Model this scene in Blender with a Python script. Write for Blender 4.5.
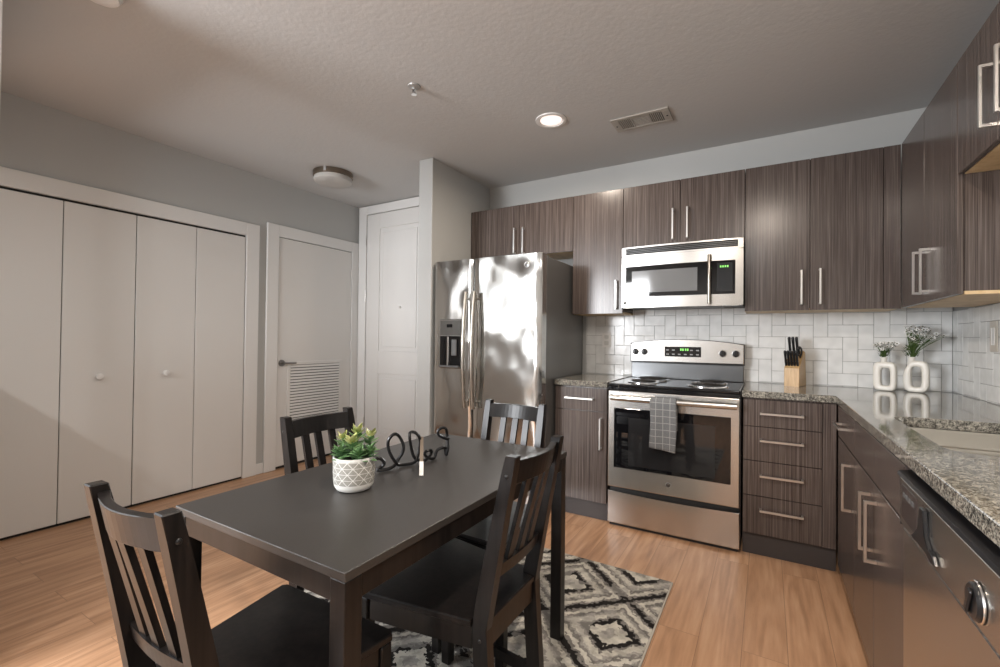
import bpy, bmesh, math, random
from mathutils import Vector, Matrix
from math import sin, cos, pi, radians, atan2, sqrt

random.seed(7)
for o in list(bpy.data.objects):
    bpy.data.objects.remove(o, do_unlink=True)
SC = bpy.context.scene
COL = SC.collection

# ------------------------------------------------------------------ camera
CAM = Vector((-0.951, -3.5223, 1.1905))
YAW, PITCH, ROLL, FPX = radians(30.5759), radians(0.6283), radians(0.6579), 451.74
fwd = Vector((-sin(YAW) * cos(PITCH), cos(YAW) * cos(PITCH), sin(PITCH)))
rt = Vector((cos(YAW), sin(YAW), 0))
up = rt.cross(fwd)
Rv = rt * cos(ROLL) + up * sin(ROLL)
Uv = -rt * sin(ROLL) + up * cos(ROLL)
cd = bpy.data.cameras.new('camera')
cam = bpy.data.objects.new('camera', cd)
COL.objects.link(cam)
M = Matrix((Rv, Uv, -fwd)).transposed().to_4x4()
M.translation = CAM
cam.matrix_world = M
cd.sensor_width = 36
cd.sensor_fit = 'HORIZONTAL'
cd.lens = FPX / 1000 * 36
cd.clip_start = 0.02
SC.camera = cam

# ------------------------------------------------------------------ world, lights, exposure
wd = bpy.data.worlds.new('world')
SC.world = wd
wd.use_nodes = True
wd.node_tree.nodes['Background'].inputs[0].default_value = (0.85, 0.92, 1.0, 1)
wd.node_tree.nodes['Background'].inputs[1].default_value = 0.6
SC.view_settings.view_transform = 'Standard'
SC.view_settings.look = 'None'
SC.view_settings.gamma = 1
SC.view_settings.exposure = 1.10
SC.view_settings.use_curve_mapping = False


def area(name, loc, direction, sx, sy, watts, color):
    l = bpy.data.lights.new(name, 'AREA')
    l.shape = 'RECTANGLE'
    l.size, l.size_y, l.energy, l.color = sx, sy, watts, color
    o = bpy.data.objects.new(name, l)
    COL.objects.link(o)
    o.location = loc
    o.rotation_euler = Vector(direction).to_track_quat('-Z', 'Y').to_euler()
    return o


area('added_window_light', (-4.69, -4.62, 1.80), (1, 0, 0), 1.5, 0.9, 2.3, (0.90, 0.95, 1.0))  # light of the added left window, mirrored in the refrigerator door
area('added_window_light', (-4.02, -5.64, 1.60), (0, 1, 0), 1.24, 1.38, 100, (0.95, 0.97, 1.0))  # light of the added rear window, main light on the kitchen

# ------------------------------------------------------------------ node helpers


def newmat(name):
    m = bpy.data.materials.new(name)
    m.use_nodes = True
    nt = m.node_tree
    return m, nt, nt.nodes['Principled BSDF']


def simple(name, col, rough=0.5, metal=0.0, spec=0.5, coat=0.0):
    m, nt, b = newmat(name)
    b.inputs['Base Color'].default_value = (*col, 1)
    b.inputs['Roughness'].default_value = rough
    b.inputs['Metallic'].default_value = metal
    b.inputs['Specular IOR Level'].default_value = spec
    b.inputs['Coat Weight'].default_value = coat
    return m


def N(nt, t, **kw):
    n = nt.nodes.new(t)
    for k, v in kw.items():
        setattr(n, k, v)
    return n


def L(nt, a, b):
    nt.links.new(a, b)


def coords(nt, scale=(1, 1, 1), rot=(0, 0, 0), loc=(0, 0, 0), src='Object'):
    tc = N(nt, 'ShaderNodeTexCoord')
    mp = N(nt, 'ShaderNodeMapping')
    mp.inputs['Scale'].default_value = scale
    mp.inputs['Rotation'].default_value = rot
    mp.inputs['Location'].default_value = loc
    L(nt, tc.outputs[src], mp.inputs[0])
    return mp.outputs[0]


def noise(nt, vec, scale, detail=3, rough=0.5):
    n = N(nt, 'ShaderNodeTexNoise')
    n.inputs['Scale'].default_value = scale
    n.inputs['Detail'].default_value = detail
    n.inputs['Roughness'].default_value = rough
    L(nt, vec, n.inputs['Vector'])
    return n.outputs['Fac']


def ramp(nt, fac, stops, interp='LINEAR'):
    r = N(nt, 'ShaderNodeValToRGB')
    r.color_ramp.interpolation = interp
    els = r.color_ramp.elements
    while len(els) < len(stops):
        els.new(0.5)
    for e, (p, c) in zip(els, stops):
        e.position = p
        e.color = (*c, 1)
    L(nt, fac, r.inputs[0])
    return r.outputs[0]


def bump(nt, bsdf, h, strength, dist=0.01):
    b = N(nt, 'ShaderNodeBump')
    b.inputs['Strength'].default_value = strength
    b.inputs['Distance'].default_value = dist
    L(nt, h, b.inputs['Height'])
    L(nt, b.outputs[0], bsdf.inputs['Normal'])


def math_(nt, op, a, b=None, c=None):
    n = N(nt, 'ShaderNodeMath', operation=op)
    for i, v in enumerate((a, b, c)):
        if v is None:
            continue
        if isinstance(v, (int, float)):
            n.inputs[i].default_value = v
        else:
            L(nt, v, n.inputs[i])
    return n.outputs[0]


def mix(nt, fac, a, b):
    n = N(nt, 'ShaderNodeMix', data_type='RGBA')
    for i, v in ((0, fac), (6, a), (7, b)):
        if isinstance(v, (int, float)):
            n.inputs[i].default_value = v
        elif isinstance(v, tuple):
            n.inputs[i].default_value = (*v, 1)
        else:
            L(nt, v, n.inputs[i])
    return n.outputs[2]


# ------------------------------------------------------------------ materials
def painted(name, col, rough, bscale, bstr):
    m, nt, b = newmat(name)
    b.inputs['Base Color'].default_value = (*col, 1)
    b.inputs['Roughness'].default_value = rough
    bump(nt, b, noise(nt, coords(nt), bscale, 4), bstr, 0.004)
    return m


M_WALL = painted('wall_paint', (0.45, 0.455, 0.445), 0.6, 90, 0.08)
M_CEIL = painted('ceiling_paint', (0.53, 0.53, 0.525), 0.75, 45, 0.30)
M_TRIM = simple('trim_paint', (0.72, 0.715, 0.70), 0.38)
M_DOOR = simple('door_paint', (0.68, 0.67, 0.65), 0.36)
M_GAP = simple('dark_gap', (0.012, 0.011, 0.010), 0.8)  # near-black; in the gaps round doors it stands in for shade
M_WHITE = simple('white_plastic', (0.75, 0.74, 0.72), 0.35)


def laminate(name, dark, mid, light, sx=90.0, sz=1.6, rough=0.23):
    m, nt, b = newmat(name)
    v = coords(nt, (sx, sx, sz))
    f1 = noise(nt, v, 1.0, 4, 0.65)
    f2 = noise(nt, coords(nt, (sx * 3.1, sx * 3.1, sz * 3)), 1.0, 2)
    f = math_(nt, 'ADD', math_(nt, 'MULTIPLY', f1, 0.65), math_(nt, 'MULTIPLY', f2, 0.35))
    c = ramp(nt, f, [(0.36, dark), (0.5, mid), (0.64, light)])
    L(nt, c, b.inputs['Base Color'])
    b.inputs['Roughness'].default_value = rough
    bump(nt, b, f, 0.12, 0.001)
    return m


M_LAM = laminate('dark_laminate', (0.037, 0.027, 0.024), (0.080, 0.061, 0.053), (0.150, 0.122, 0.110), 170.0)
M_TOE = simple('toe_kick_laminate', (0.050, 0.043, 0.042), 0.45)
M_MAPLE = laminate('maple_board', (0.46, 0.31, 0.16), (0.58, 0.41, 0.22), (0.66, 0.50, 0.30), 8, 1.2, 0.45)
M_BLOCK = laminate('block_wood', (0.44, 0.27, 0.12), (0.55, 0.35, 0.16), (0.62, 0.42, 0.22), 60, 6, 0.4)


def steel(name, col, rough, axis='z', wav=0.0, streak=0.25):
    m, nt, b = newmat(name)
    b.inputs['Base Color'].default_value = (*col, 1)
    b.inputs['Metallic'].default_value = 1.0
    sc = {'z': (320, 320, 2), 'x': (2, 320, 320), 'y': (320, 2, 320)}[axis]
    f = noise(nt, coords(nt, sc), 1.0, 2)
    r = math_(nt, 'ADD', math_(nt, 'MULTIPLY', f, streak), rough - streak / 2)
    L(nt, r, b.inputs['Roughness'])
    if wav > 0:
        f2 = noise(nt, coords(nt, (1, 1, 0.8)), 4.2, 1.0, 0.4)
        bump(nt, b, f2, wav, 0.05)
    return m


M_STEEL = steel('stainless', (0.60, 0.585, 0.56), 0.26, 'x', 0, 0.025)
M_STEELV = steel('stainless_fridge', (0.56, 0.555, 0.54), 0.13, 'x', 0.55, 0.02)
M_HANDLE = simple('fridge_handle_steel', (0.42, 0.39, 0.345), 0.27, 1.0)
M_SINK = steel('sink_steel', (0.44, 0.415, 0.365), 0.34, 'y', 0, 0.03)
M_NICKEL = simple('brushed_nickel', (0.68, 0.67, 0.65), 0.30, 1.0)
M_CHROME = simple('chrome', (0.75, 0.75, 0.75), 0.12, 1.0)
M_BRONZE = simple('dull_bronze', (0.22, 0.18, 0.14), 0.35, 1.0)
M_FSIDE = simple('fridge_side_grey', (0.15, 0.15, 0.148), 0.25, 0.2)
M_BLKGL = simple('black_glass', (0.006, 0.006, 0.007), 0.03, 0, 0.6)
M_BLK = simple('black_plastic', (0.012, 0.012, 0.013), 0.28)
M_BLKMAT = simple('black_matte', (0.015, 0.014, 0.014), 0.5)
M_ENAMEL = simple('black_enamel', (0.010, 0.010, 0.011), 0.09)
M_COIL = simple('burner_coil', (0.03, 0.028, 0.027), 0.4, 0.5)
M_GREYP = simple('grey_plastic', (0.10, 0.10, 0.10), 0.4)
M_DARKG = simple('dark_grey_metal', (0.16, 0.165, 0.17), 0.30, 0.9)


def emis(name, col, s):
    m, nt, b = newmat(name)
    b.inputs['Base Color'].default_value = (*col, 1)
    b.inputs['Emission Color'].default_value = (*col, 1)
    b.inputs['Emission Strength'].default_value = s
    return m


M_GREEN = emis('green_digits', (0.25, 0.8, 0.15), 0.3)
M_LAMP = emis('lamp_lens', (1.0, 0.86, 0.80), 0.45)
M_LAMPW = emis('bulb_glow', (1.0, 0.94, 0.88), 1.2)
M_FROST = simple('frosted_glass', (0.50, 0.485, 0.46), 0.35)


def black_wood():
    m, nt, b = newmat('black_brown_wood')
    f = noise(nt, coords(nt, (70, 70, 3)), 1.0, 3)
    c = ramp(nt, f, [(0.35, (0.0042, 0.0038, 0.0038)), (0.65, (0.012, 0.0094, 0.0088))])
    L(nt, c, b.inputs['Base Color'])
    b.inputs['Roughness'].default_value = 0.32
    b.inputs['Specular IOR Level'].default_value = 0.36
    bump(nt, b, f, 0.15, 0.001)
    return m


M_BWOOD = black_wood()


def table_top():
    m, nt, b = newmat('table_black')
    f = noise(nt, coords(nt), 300, 2)
    c = ramp(nt, f, [(0.3, (0.024, 0.022, 0.020)), (0.7, (0.032, 0.029, 0.027))])
    L(nt, c, b.inputs['Base Color'])
    b.inputs['Roughness'].default_value = 0.42
    b.inputs['Specular IOR Level'].default_value = 0.75
    return m


M_TABLE = table_top()


def granite():
    m, nt, b = newmat('granite')
    v = coords(nt)
    f1 = noise(nt, v, 95, 4, 0.7)
    f2 = noise(nt, v, 260, 2, 0.6)
    f = math_(nt, 'ADD', math_(nt, 'MULTIPLY', f1, 0.6), math_(nt, 'MULTIPLY', f2, 0.4))
    c = ramp(nt, f, [(0.37, (0.014, 0.0135, 0.013)), (0.45, (0.09, 0.085, 0.074)), (0.52, (0.22, 0.208, 0.178)),
                     (0.61, (0.41, 0.385, 0.325))])
    L(nt, c, b.inputs['Base Color'])
    b.inputs['Roughness'].default_value = 0.06
    b.inputs['Specular IOR Level'].default_value = 0.6
    b.inputs['Coat Weight'].default_value = 0.15
    b.inputs['Coat Roughness'].default_value = 0.04
    return m


M_GRAN = granite()


def tile_mat():
    m, nt, b = newmat('white_glazed_tile')
    f = noise(nt, coords(nt), 14, 1)
    c = ramp(nt, f, [(0.35, (0.69, 0.695, 0.685)), (0.65, (0.77, 0.775, 0.765))])
    L(nt, c, b.inputs['Base Color'])
    b.inputs['Roughness'].default_value = 0.19
    bump(nt, b, noise(nt, coords(nt), 18, 1), 0.08, 0.01)
    return m


M_TILE = tile_mat()
M_GROUT = simple('grout', (0.33, 0.33, 0.325), 0.8)


def floor_mat():
    m, nt, b = newmat('oak_plank_floor')
    tc = N(nt, 'ShaderNodeTexCoord')
    sp = N(nt, 'ShaderNodeSeparateXYZ')
    L(nt, tc.outputs['Object'], sp.inputs[0])
    cb = N(nt, 'ShaderNodeCombineXYZ')
    L(nt, math_(nt, 'ADD', sp.outputs[1], 20 + 1.073 - 0.02), cb.inputs[0])
    L(nt, math_(nt, 'ADD', sp.outputs[0], 1.182 + 0.1525 * 60), cb.inputs[1])
    br = N(nt, 'ShaderNodeTexBrick')
    br.offset = 0.37
    br.offset_frequency = 2
    br.inputs['Scale'].default_value = 1
    br.inputs['Brick Width'].default_value = 1.22
    br.inputs['Row Height'].default_value = 0.1525
    br.inputs['Mortar Size'].default_value = 0.0011
    br.inputs['Mortar Smooth'].default_value = 0.2
    br.inputs['Color1'].default_value = (0, 0, 0, 1)
    br.inputs['Color2'].default_value = (1, 1, 1, 1)
    br.inputs['Mortar'].default_value = (0.5, 0.5, 0.5, 1)
    L(nt, cb.outputs[0], br.inputs['Vector'])
    # grain, shifted per plank
    mp = N(nt, 'ShaderNodeVectorMath', operation='MULTIPLY')
    L(nt, tc.outputs['Object'], mp.inputs[0])
    mp.inputs[1].default_value = (26, 2.0, 1)
    sh = N(nt, 'ShaderNodeVectorMath', operation='ADD')
    L(nt, mp.outputs[0], sh.inputs[0])
    sc = N(nt, 'ShaderNodeVectorMath', operation='SCALE')
    L(nt, br.outputs['Color'], sc.inputs[0])
    sc.inputs['Scale'].default_value = 40
    L(nt, sc.outputs[0], sh.inputs[1])
    g = noise(nt, sh.outputs[0], 1.0, 5, 0.6)
    rings = N(nt, 'ShaderNodeTexNoise')
    rings.inputs['Scale'].default_value = 0.32
    rings.inputs['Detail'].default_value = 1
    L(nt, sh.outputs[0], rings.inputs['Vector'])
    rr = math_(nt, 'SINE', math_(nt, 'MULTIPLY', rings.outputs['Fac'], 60))
    gg = math_(nt, 'ADD', math_(nt, 'MULTIPLY', g, 0.85), math_(nt, 'MULTIPLY', rr, 0.045))
    base = ramp(nt, gg, [(0.25, (0.32, 0.170, 0.090)), (0.45, (0.49, 0.280, 0.160)), (0.62, (0.59, 0.365, 0.225))])
    tint = mix(nt, math_(nt, 'MULTIPLY', br.outputs['Color'], 0.22), base, (0.36, 0.21, 0.125))
    fin = mix(nt, math_(nt, 'MULTIPLY', br.outputs['Fac'], 0.65), tint, (0.10, 0.05, 0.025))
    L(nt, fin, b.inputs['Base Color'])
    b.inputs['Roughness'].default_value = 0.36
    bump(nt, b, math_(nt, 'SUBTRACT', 1.0, br.outputs['Fac']), 0.25, 0.001)
    return m


M_FLOOR = floor_mat()


def rug_mat():
    m, nt, b = newmat('rug_diamond_pile')
    tc = N(nt, 'ShaderNodeTexCoord')
    sp = N(nt, 'ShaderNodeSeparateXYZ')
    L(nt, tc.outputs['Object'], sp.inputs[0])
    wob = noise(nt, coords(nt), 40, 3)
    wob2 = noise(nt, coords(nt, (1, 1, 1), (0, 0, 0), (5, 3, 0)), 60, 2)
    w = math_(nt, 'ADD', math_(nt, 'MULTIPLY', math_(nt, 'SUBTRACT', wob, 0.5), 0.24),
              math_(nt, 'MULTIPLY', math_(nt, 'SUBTRACT', wob2, 0.5), 0.16))
    u = math_(nt, 'DIVIDE', math_(nt, 'ADD', sp.outputs[0], 1.779), 0.289)
    v = math_(nt, 'DIVIDE', math_(nt, 'ADD', sp.outputs[1], 1.444), 0.269)
    a = math_(nt, 'PINGPONG', math_(nt, 'ADD', u, v), 1.0)
    c = math_(nt, 'PINGPONG', math_(nt, 'SUBTRACT', u, v), 1.0)
    d = math_(nt, 'ADD', math_(nt, 'MAXIMUM', a, c), w)
    K, G, GL, CR = (0.022, 0.020, 0.019), (0.22, 0.205, 0.19), (0.38, 0.36, 0.33), (0.60, 0.57, 0.50)
    c1 = ramp(nt, d, [(0.0, GL), (0.12, CR), (0.30, K), (0.43, G), (0.49, CR), (0.62, GL), (0.68, G), (0.75, CR), (0.86, G),
                      (0.93, K)], 'CONSTANT')
    streak = noise(nt, coords(nt, (1, 1, 1), (0, 0, 0), (9, 1, 0)), 14, 4, 0.7)
    lum = ramp(nt, streak, [(0.40, (0.62, 0.62, 0.62)), (0.60, (1, 1, 1))])
    mm = N(nt, 'ShaderNodeMix', data_type='RGBA', blend_type='MULTIPLY')
    mm.inputs[0].default_value = 1
    L(nt, c1, mm.inputs[6])
    L(nt, lum, mm.inputs[7])
    fade = math_(nt, 'GREATER_THAN', noise(nt, coords(nt, (1, 1, 1), (0, 0, 0), (2, 7, 0)), 9, 2), 0.56)
    grey = mix(nt, math_(nt, 'MULTIPLY', fade, 0.55), mm.outputs[2], (0.30, 0.285, 0.265))
    L(nt, grey, b.inputs['Base Color'])
    b.inputs['Roughness'].default_value = 0.95
    b.inputs['Specular IOR Level'].default_value = 0.1
    bump(nt, b, noise(nt, coords(nt), 420, 2), 0.5, 0.004)
    return m


M_RUG = rug_mat()
M_BIND = simple('rug_binding', (0.42, 0.39, 0.34), 0.9)


def towel_mat():
    m, nt, b = newmat('grey_check_towel')
    tc = N(nt, 'ShaderNodeTexCoord')
    sp = N(nt, 'ShaderNodeSeparateXYZ')
    L(nt, tc.outputs['Object'], sp.inputs[0])
    fx = math_(nt, 'ABSOLUTE', math_(nt, 'SUBTRACT', math_(nt, 'FRACT', math_(nt, 'DIVIDE', sp.outputs[0], 0.040)), 0.5))
    fz = math_(nt, 'ABSOLUTE', math_(nt, 'SUBTRACT', math_(nt, 'FRACT', math_(nt, 'DIVIDE', sp.outputs[2], 0.040)), 0.5))
    ln = math_(nt, 'GREATER_THAN', math_(nt, 'MAXIMUM', fx, fz), 0.455)
    w = noise(nt, coords(nt), 500, 2)
    base = ramp(nt, w, [(0.35, (0.12, 0.125, 0.128)), (0.65, (0.19, 0.195, 0.20))])
    L(nt, mix(nt, ln, base, (0.34, 0.34, 0.335)), b.inputs['Base Color'])
    b.inputs['Roughness'].default_value = 0.9
    bump(nt, b, w, 0.3, 0.002)
    return m


M_TOWEL = towel_mat()


def pot_mat():
    m, nt, b = newmat('pot_triangle_glaze')
    tc = N(nt, 'ShaderNodeTexCoord')
    sp = N(nt, 'ShaderNodeSeparateXYZ')
    L(nt, tc.outputs['Object'], sp.inputs[0])
    s = math_(nt, 'MULTIPLY', math_(nt, 'ARCTAN2', sp.outputs[1], sp.outputs[0]), 12 * 0.0242 / (2 * pi))
    h = 0.0168
    t = math_(nt, 'SUBTRACT', sp.outputs[2], 0.022)

    def line(f):
        fr = math_(nt, 'FRACT', math_(nt, 'ADD', f, 50.0))
        return math_(nt, 'ABSOLUTE', math_(nt, 'SUBTRACT', fr, 0.5))
    th = math_(nt, 'DIVIDE', t, h)
    su = math_(nt, 'DIVIDE', s, 0.0242)
    l1 = line(th)
    l2 = line(math_(nt, 'ADD', math_(nt, 'MULTIPLY', th, 0.5), su))
    l3 = line(math_(nt, 'SUBTRACT', math_(nt, 'MULTIPLY', th, 0.5), su))
    mx = math_(nt, 'MAXIMUM', l1, math_(nt, 'MAXIMUM', l2, l3))
    ln = math_(nt, 'GREATER_THAN', mx, 0.462)
    low = math_(nt, 'LESS_THAN', sp.outputs[2], 0.0215)
    hi = math_(nt, 'GREATER_THAN', sp.outputs[2], 0.091)
    wmask = math_(nt, 'MAXIMUM', ln, math_(nt, 'MAXIMUM', low, hi))
    g = noise(nt, coords(nt), 200, 2)
    base = ramp(nt, g, [(0.3, (0.26, 0.25, 0.225)), (0.7, (0.32, 0.31, 0.28))])
    L(nt, mix(nt, wmask, base, (0.72, 0.71, 0.68)), b.inputs['Base Color'])
    b.inputs['Roughness'].default_value = 0.55
    return m


M_POT = pot_mat()
M_SOIL = simple('soil', (0.03, 0.022, 0.016), 0.95)


def leaf_mat(name, c0, c1, z0, z1):
    m, nt, b = newmat(name)
    tc = N(nt, 'ShaderNodeTexCoord')
    f = noise(nt, coords(nt), 45, 2)
    L(nt, ramp(nt, f, [(0.3, c0), (0.7, c1)]), b.inputs['Base Color'])
    b.inputs['Roughness'].default_value = 0.45
    return m


M_LEAF = leaf_mat('succulent_leaf', (0.055, 0.135, 0.05), (0.19, 0.33, 0.14), 0, 1)
M_LEAFY = leaf_mat('young_leaf', (0.27, 0.34, 0.10), (0.50, 0.48, 0.22), 0, 1)
M_STEM = leaf_mat('flower_stem', (0.035, 0.075, 0.018), (0.10, 0.16, 0.04), 0, 1)
M_PETAL = simple('white_petal', (0.82, 0.81, 0.79), 0.6)
M_POLLEN = simple('flower_centre', (0.10, 0.11, 0.05), 0.7)
M_CERAM = simple('cream_ceramic', (0.70, 0.68, 0.63), 0.28)
M_TAGW = simple('price_label', (0.70, 0.69, 0.67), 0.5)
M_TAGB = simple('tag_strap', (0.19, 0.15, 0.115), 0.45, 0.3)
M_SIGN = simple('sign_black_wire', (0.012, 0.012, 0.013), 0.32, 0.3)

# ------------------------------------------------------------------ mesh builder


class MB:
    def __init__(self):
        self.bm = bmesh.new()

    def box(self, x0, x1, y0, y1, z0, z1, bev=0.0, seg=1, mat=None):
        r = bmesh.ops.create_cube(self.bm, size=1)
        vs = r['verts']
        for v in vs:
            v.co = Vector(((x0 + x1) / 2 + v.co.x * (x1 - x0), (y0 + y1) / 2 + v.co.y * (y1 - y0), (z0 + z1) / 2 + v.co.z * (z1 - z0)))
        if bev > 0:
            es = list({e for v in vs for e in v.link_edges})
            r = bmesh.ops.bevel(self.bm, geom=es, offset=bev, segments=seg, affect='EDGES', profile=0.5)
            vs = list({v for f in r['faces'] for v in f.verts} | {v for v in vs if v.is_valid})
        if mat is not None:
            bmesh.ops.transform(self.bm, matrix=mat, verts=vs)
        return self

    def loft(self, loops, closed=True, cap=True, smooth=True):
        rows = [[self.bm.verts.new(p) for p in lp] for lp in loops]
        n = len(rows[0])
        for a, b in zip(rows[:-1], rows[1:]):
            for i in range(n if closed else n - 1):
                j = (i + 1) % n
                f = self.bm.faces.new((a[i], a[j], b[j], b[i]))
                f.smooth = smooth
        if cap and closed:
            self.bm.faces.new(list(reversed(rows[0])))
            self.bm.faces.new(rows[-1])
        return self

    def ringloft(self, loops, smooth=True):
        """closed in both directions (a torus-like skin)"""
        rows = [[self.bm.verts.new(p) for p in lp] for lp in loops]
        n, m = len(rows[0]), len(rows)
        for k in range(m):
            a, b = rows[k], rows[(k + 1) % m]
            for i in range(n):
                j = (i + 1) % n
                f = self.bm.faces.new((a[i], a[j], b[j], b[i]))
                f.smooth = smooth
        return self

    def lathe(self, prof, c=(0, 0, 0), seg=32, axis=(0, 0, 1)):
        q = Vector((0, 0, 1)).rotation_difference(Vector(axis)).to_matrix()
        c = Vector(c)
        loops = [[c + q @ Vector((r * cos(2 * pi * k / seg), r * sin(2 * pi * k / seg), z)) for k in range(seg)] for r, z in prof]
        return self.loft(loops)

    def cyl(self, p0, p1, r0, r1=None, seg=16):
        p0, p1 = Vector(p0), Vector(p1)
        d = p1 - p0
        return self.lathe([(r0, 0), (r0 if r1 is None else r1, d.length)], p0, seg, d.normalized())

    def tube(self, pts, r, seg=8, closed=False, flat=1.0):
        pts = [Vector(p) for p in pts]
        n = len(pts)
        loops = []
        ref = None
        for i in range(n):
            a = pts[(i - 1) % n] if (closed or i > 0) else pts[i]
            b = pts[(i + 1) % n] if (closed or i < n - 1) else pts[i]
            t = (b - a).normalized()
            if ref is None:
                ref = t.orthogonal().normalized()
            ref = (ref - t * ref.dot(t)).normalized()
            s = t.cross(ref)
            rr = r[i] if isinstance(r, (list, tuple)) else r
            loops.append([pts[i] + (ref * cos(2 * pi * k / seg) + s * sin(2 * pi * k / seg) * flat) * rr for k in range(seg)])
        return self.ringloft(loops) if closed else self.loft(loops)

    def prism(self, poly, axis, a, b, bev=0.0):
        """poly: 2-D outline; axis: 'x','y','z' extrusion from a to b"""
        def P(p, w):
            return {'x': (w, p[0], p[1]), 'y': (p[0], w, p[1]), 'z': (p[0], p[1], w)}[axis]
        va = [self.bm.verts.new(P(p, a)) for p in poly]
        vb = [self.bm.verts.new(P(p, b)) for p in poly]
        fs = [self.bm.faces.new(va), self.bm.faces.new(list(reversed(vb)))]
        n = len(poly)
        for i in range(n):
            j = (i + 1) % n
            fs.append(self.bm.faces.new((va[j], va[i], vb[i], vb[j])))
        if bev > 0:
            es = list({e for f in fs[:2] for e in f.edges})
            bmesh.ops.bevel(self.bm, geom=es, offset=bev, segments=1, affect='EDGES', profile=0.5)
        return self

    def sphere(self, c, r, sc=(1, 1, 1), u=16, v=10):
        m = Matrix.Translation(Vector(c)) @ Matrix.Diagonal((r * sc[0], r * sc[1], r * sc[2], 1))
        r_ = bmesh.ops.create_uvsphere(self.bm, u_segments=u, v_segments=v, radius=1, matrix=m)
        for vv in r_['verts']:
            for f in vv.link_faces:
                f.smooth = True
        return self


def rootloc(o):
    p = Vector((0, 0, 0))
    while o is not None:
        p += Vector(o.location)
        o = o.parent
    return p


def build(name, mb, mat, parent=None, loc=None, label=None, kind=None):
    """links the bmesh as ONE mesh object; geometry is given in world coordinates"""
    bmesh.ops.recalc_face_normals(mb.bm, faces=mb.bm.faces)
    mb.bm.normal_update()
    for e_ in mb.bm.edges:
        if len(e_.link_faces) == 2 and e_.calc_face_angle() > 0.75:
            e_.smooth = False
    org = rootloc(parent) if parent is not None else Vector(loc if loc is not None else (0, 0, 0))
    if org.length > 0:
        bmesh.ops.translate(mb.bm, verts=mb.bm.verts, vec=-org)
    me = bpy.data.meshes.new(name)
    mb.bm.to_mesh(me)
    mb.bm.free()
    me.materials.append(mat)
    o = bpy.data.objects.new(name, me)
    COL.objects.link(o)
    if parent is not None:
        o.parent = parent
    else:
        o.location = org
    if label:
        o['label'] = label
    if kind:
        o['kind'] = kind
    return o


def tag(o, label, cat, group=None):
    o['label'] = label
    o['category'] = cat
    if group:
        o['group'] = group
    return o


def thing(name, label, cat, loc=(0, 0, 0), group=None):
    o = bpy.data.objects.new(name, None)
    o.empty_display_size = 0.1
    COL.objects.link(o)
    o.location = loc
    return tag(o, label, cat, group)


def copy_tree(o, parent=None):
    c = o.copy()
    COL.objects.link(c)
    if parent is not None:
        c.parent = parent
    for ch in [q for q in bpy.data.objects if q.parent == o]:
        copy_tree(ch, c)
    return c


def struct(name, mb, mat, parent=None, loc=None):
    return build(name, mb, mat, parent, loc, kind=None if parent else 'structure')


def sroot(name, loc):
    o = bpy.data.objects.new(name, None)
    COL.objects.link(o)
    o.location = loc
    o['kind'] = 'structure'
    return o


# ------------------------------------------------------------------ the room
XL, XR, ZC, YREAR, YE = -4.72, -0.035, 2.57, -5.7, -0.14
struct('floor', MB().box(XL - 0.1, XR + 0.1, YREAR - 0.1, 0.1, -0.1, 0.0), M_FLOOR)
struct('ceiling', MB().box(XL - 0.1, XR + 0.1, YREAR - 0.1, 0.1, ZC, ZC + 0.1), M_CEIL)
struct('wall_back', MB().box(-3.29, XR, 0, 0.1, 0, ZC), M_WALL)
struct('wall_right', MB().box(XR, XR + 0.1, YREAR, 0.1, 0, ZC), M_WALL)
# left wall with an opening for the added window in the living end
wl = MB()
wl.box(XL - 0.1, XL, -3.84, YE, 0, ZC)
wl.box(XL - 0.1, XL, YREAR, -5.40, 0, ZC)
wl.box(XL - 0.1, XL, -5.40, -3.84, 0, 1.32).box(XL - 0.1, XL, -5.40, -3.84, 2.28, ZC)
struct('wall_left', wl, M_WALL)
wr = MB()
wr.box(XL, -4.68, YREAR - 0.1, YREAR, 0, ZC).box(-3.36, XR, YREAR - 0.1, YREAR, 0, ZC)
wr.box(-4.68, -3.36, YREAR - 0.1, YREAR, 0, 0.86).box(-4.68, -3.36, YREAR - 0.1, YREAR, 2.34, ZC)  # opening made for the added rear window
struct('wall_front', wr, M_WALL)
struct('wall_entry', MB().box(XL, -3.29, YE, YE + 0.1, 0, ZC), M_WALL)
struct('wall_partition', MB().box(-3.29, -3.157, -0.83, 0, 0, ZC, 0.004), M_WALL)
wn = MB()
wn.box(-3.42, -3.30, -3.175, -3.055, 0, ZC, 0.003).box(XL + 0.001, -4.40, -3.175, -3.055, 0, ZC)
wn.box(-4.40, -3.42, -3.175, -3.055, 0, 1.15).box(-4.40, -3.42, -3.175, -3.055, 2.2, ZC)  # opening added so the refrigerator mirrors the left window
struct('wall_near', wn, M_TRIM)


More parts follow.
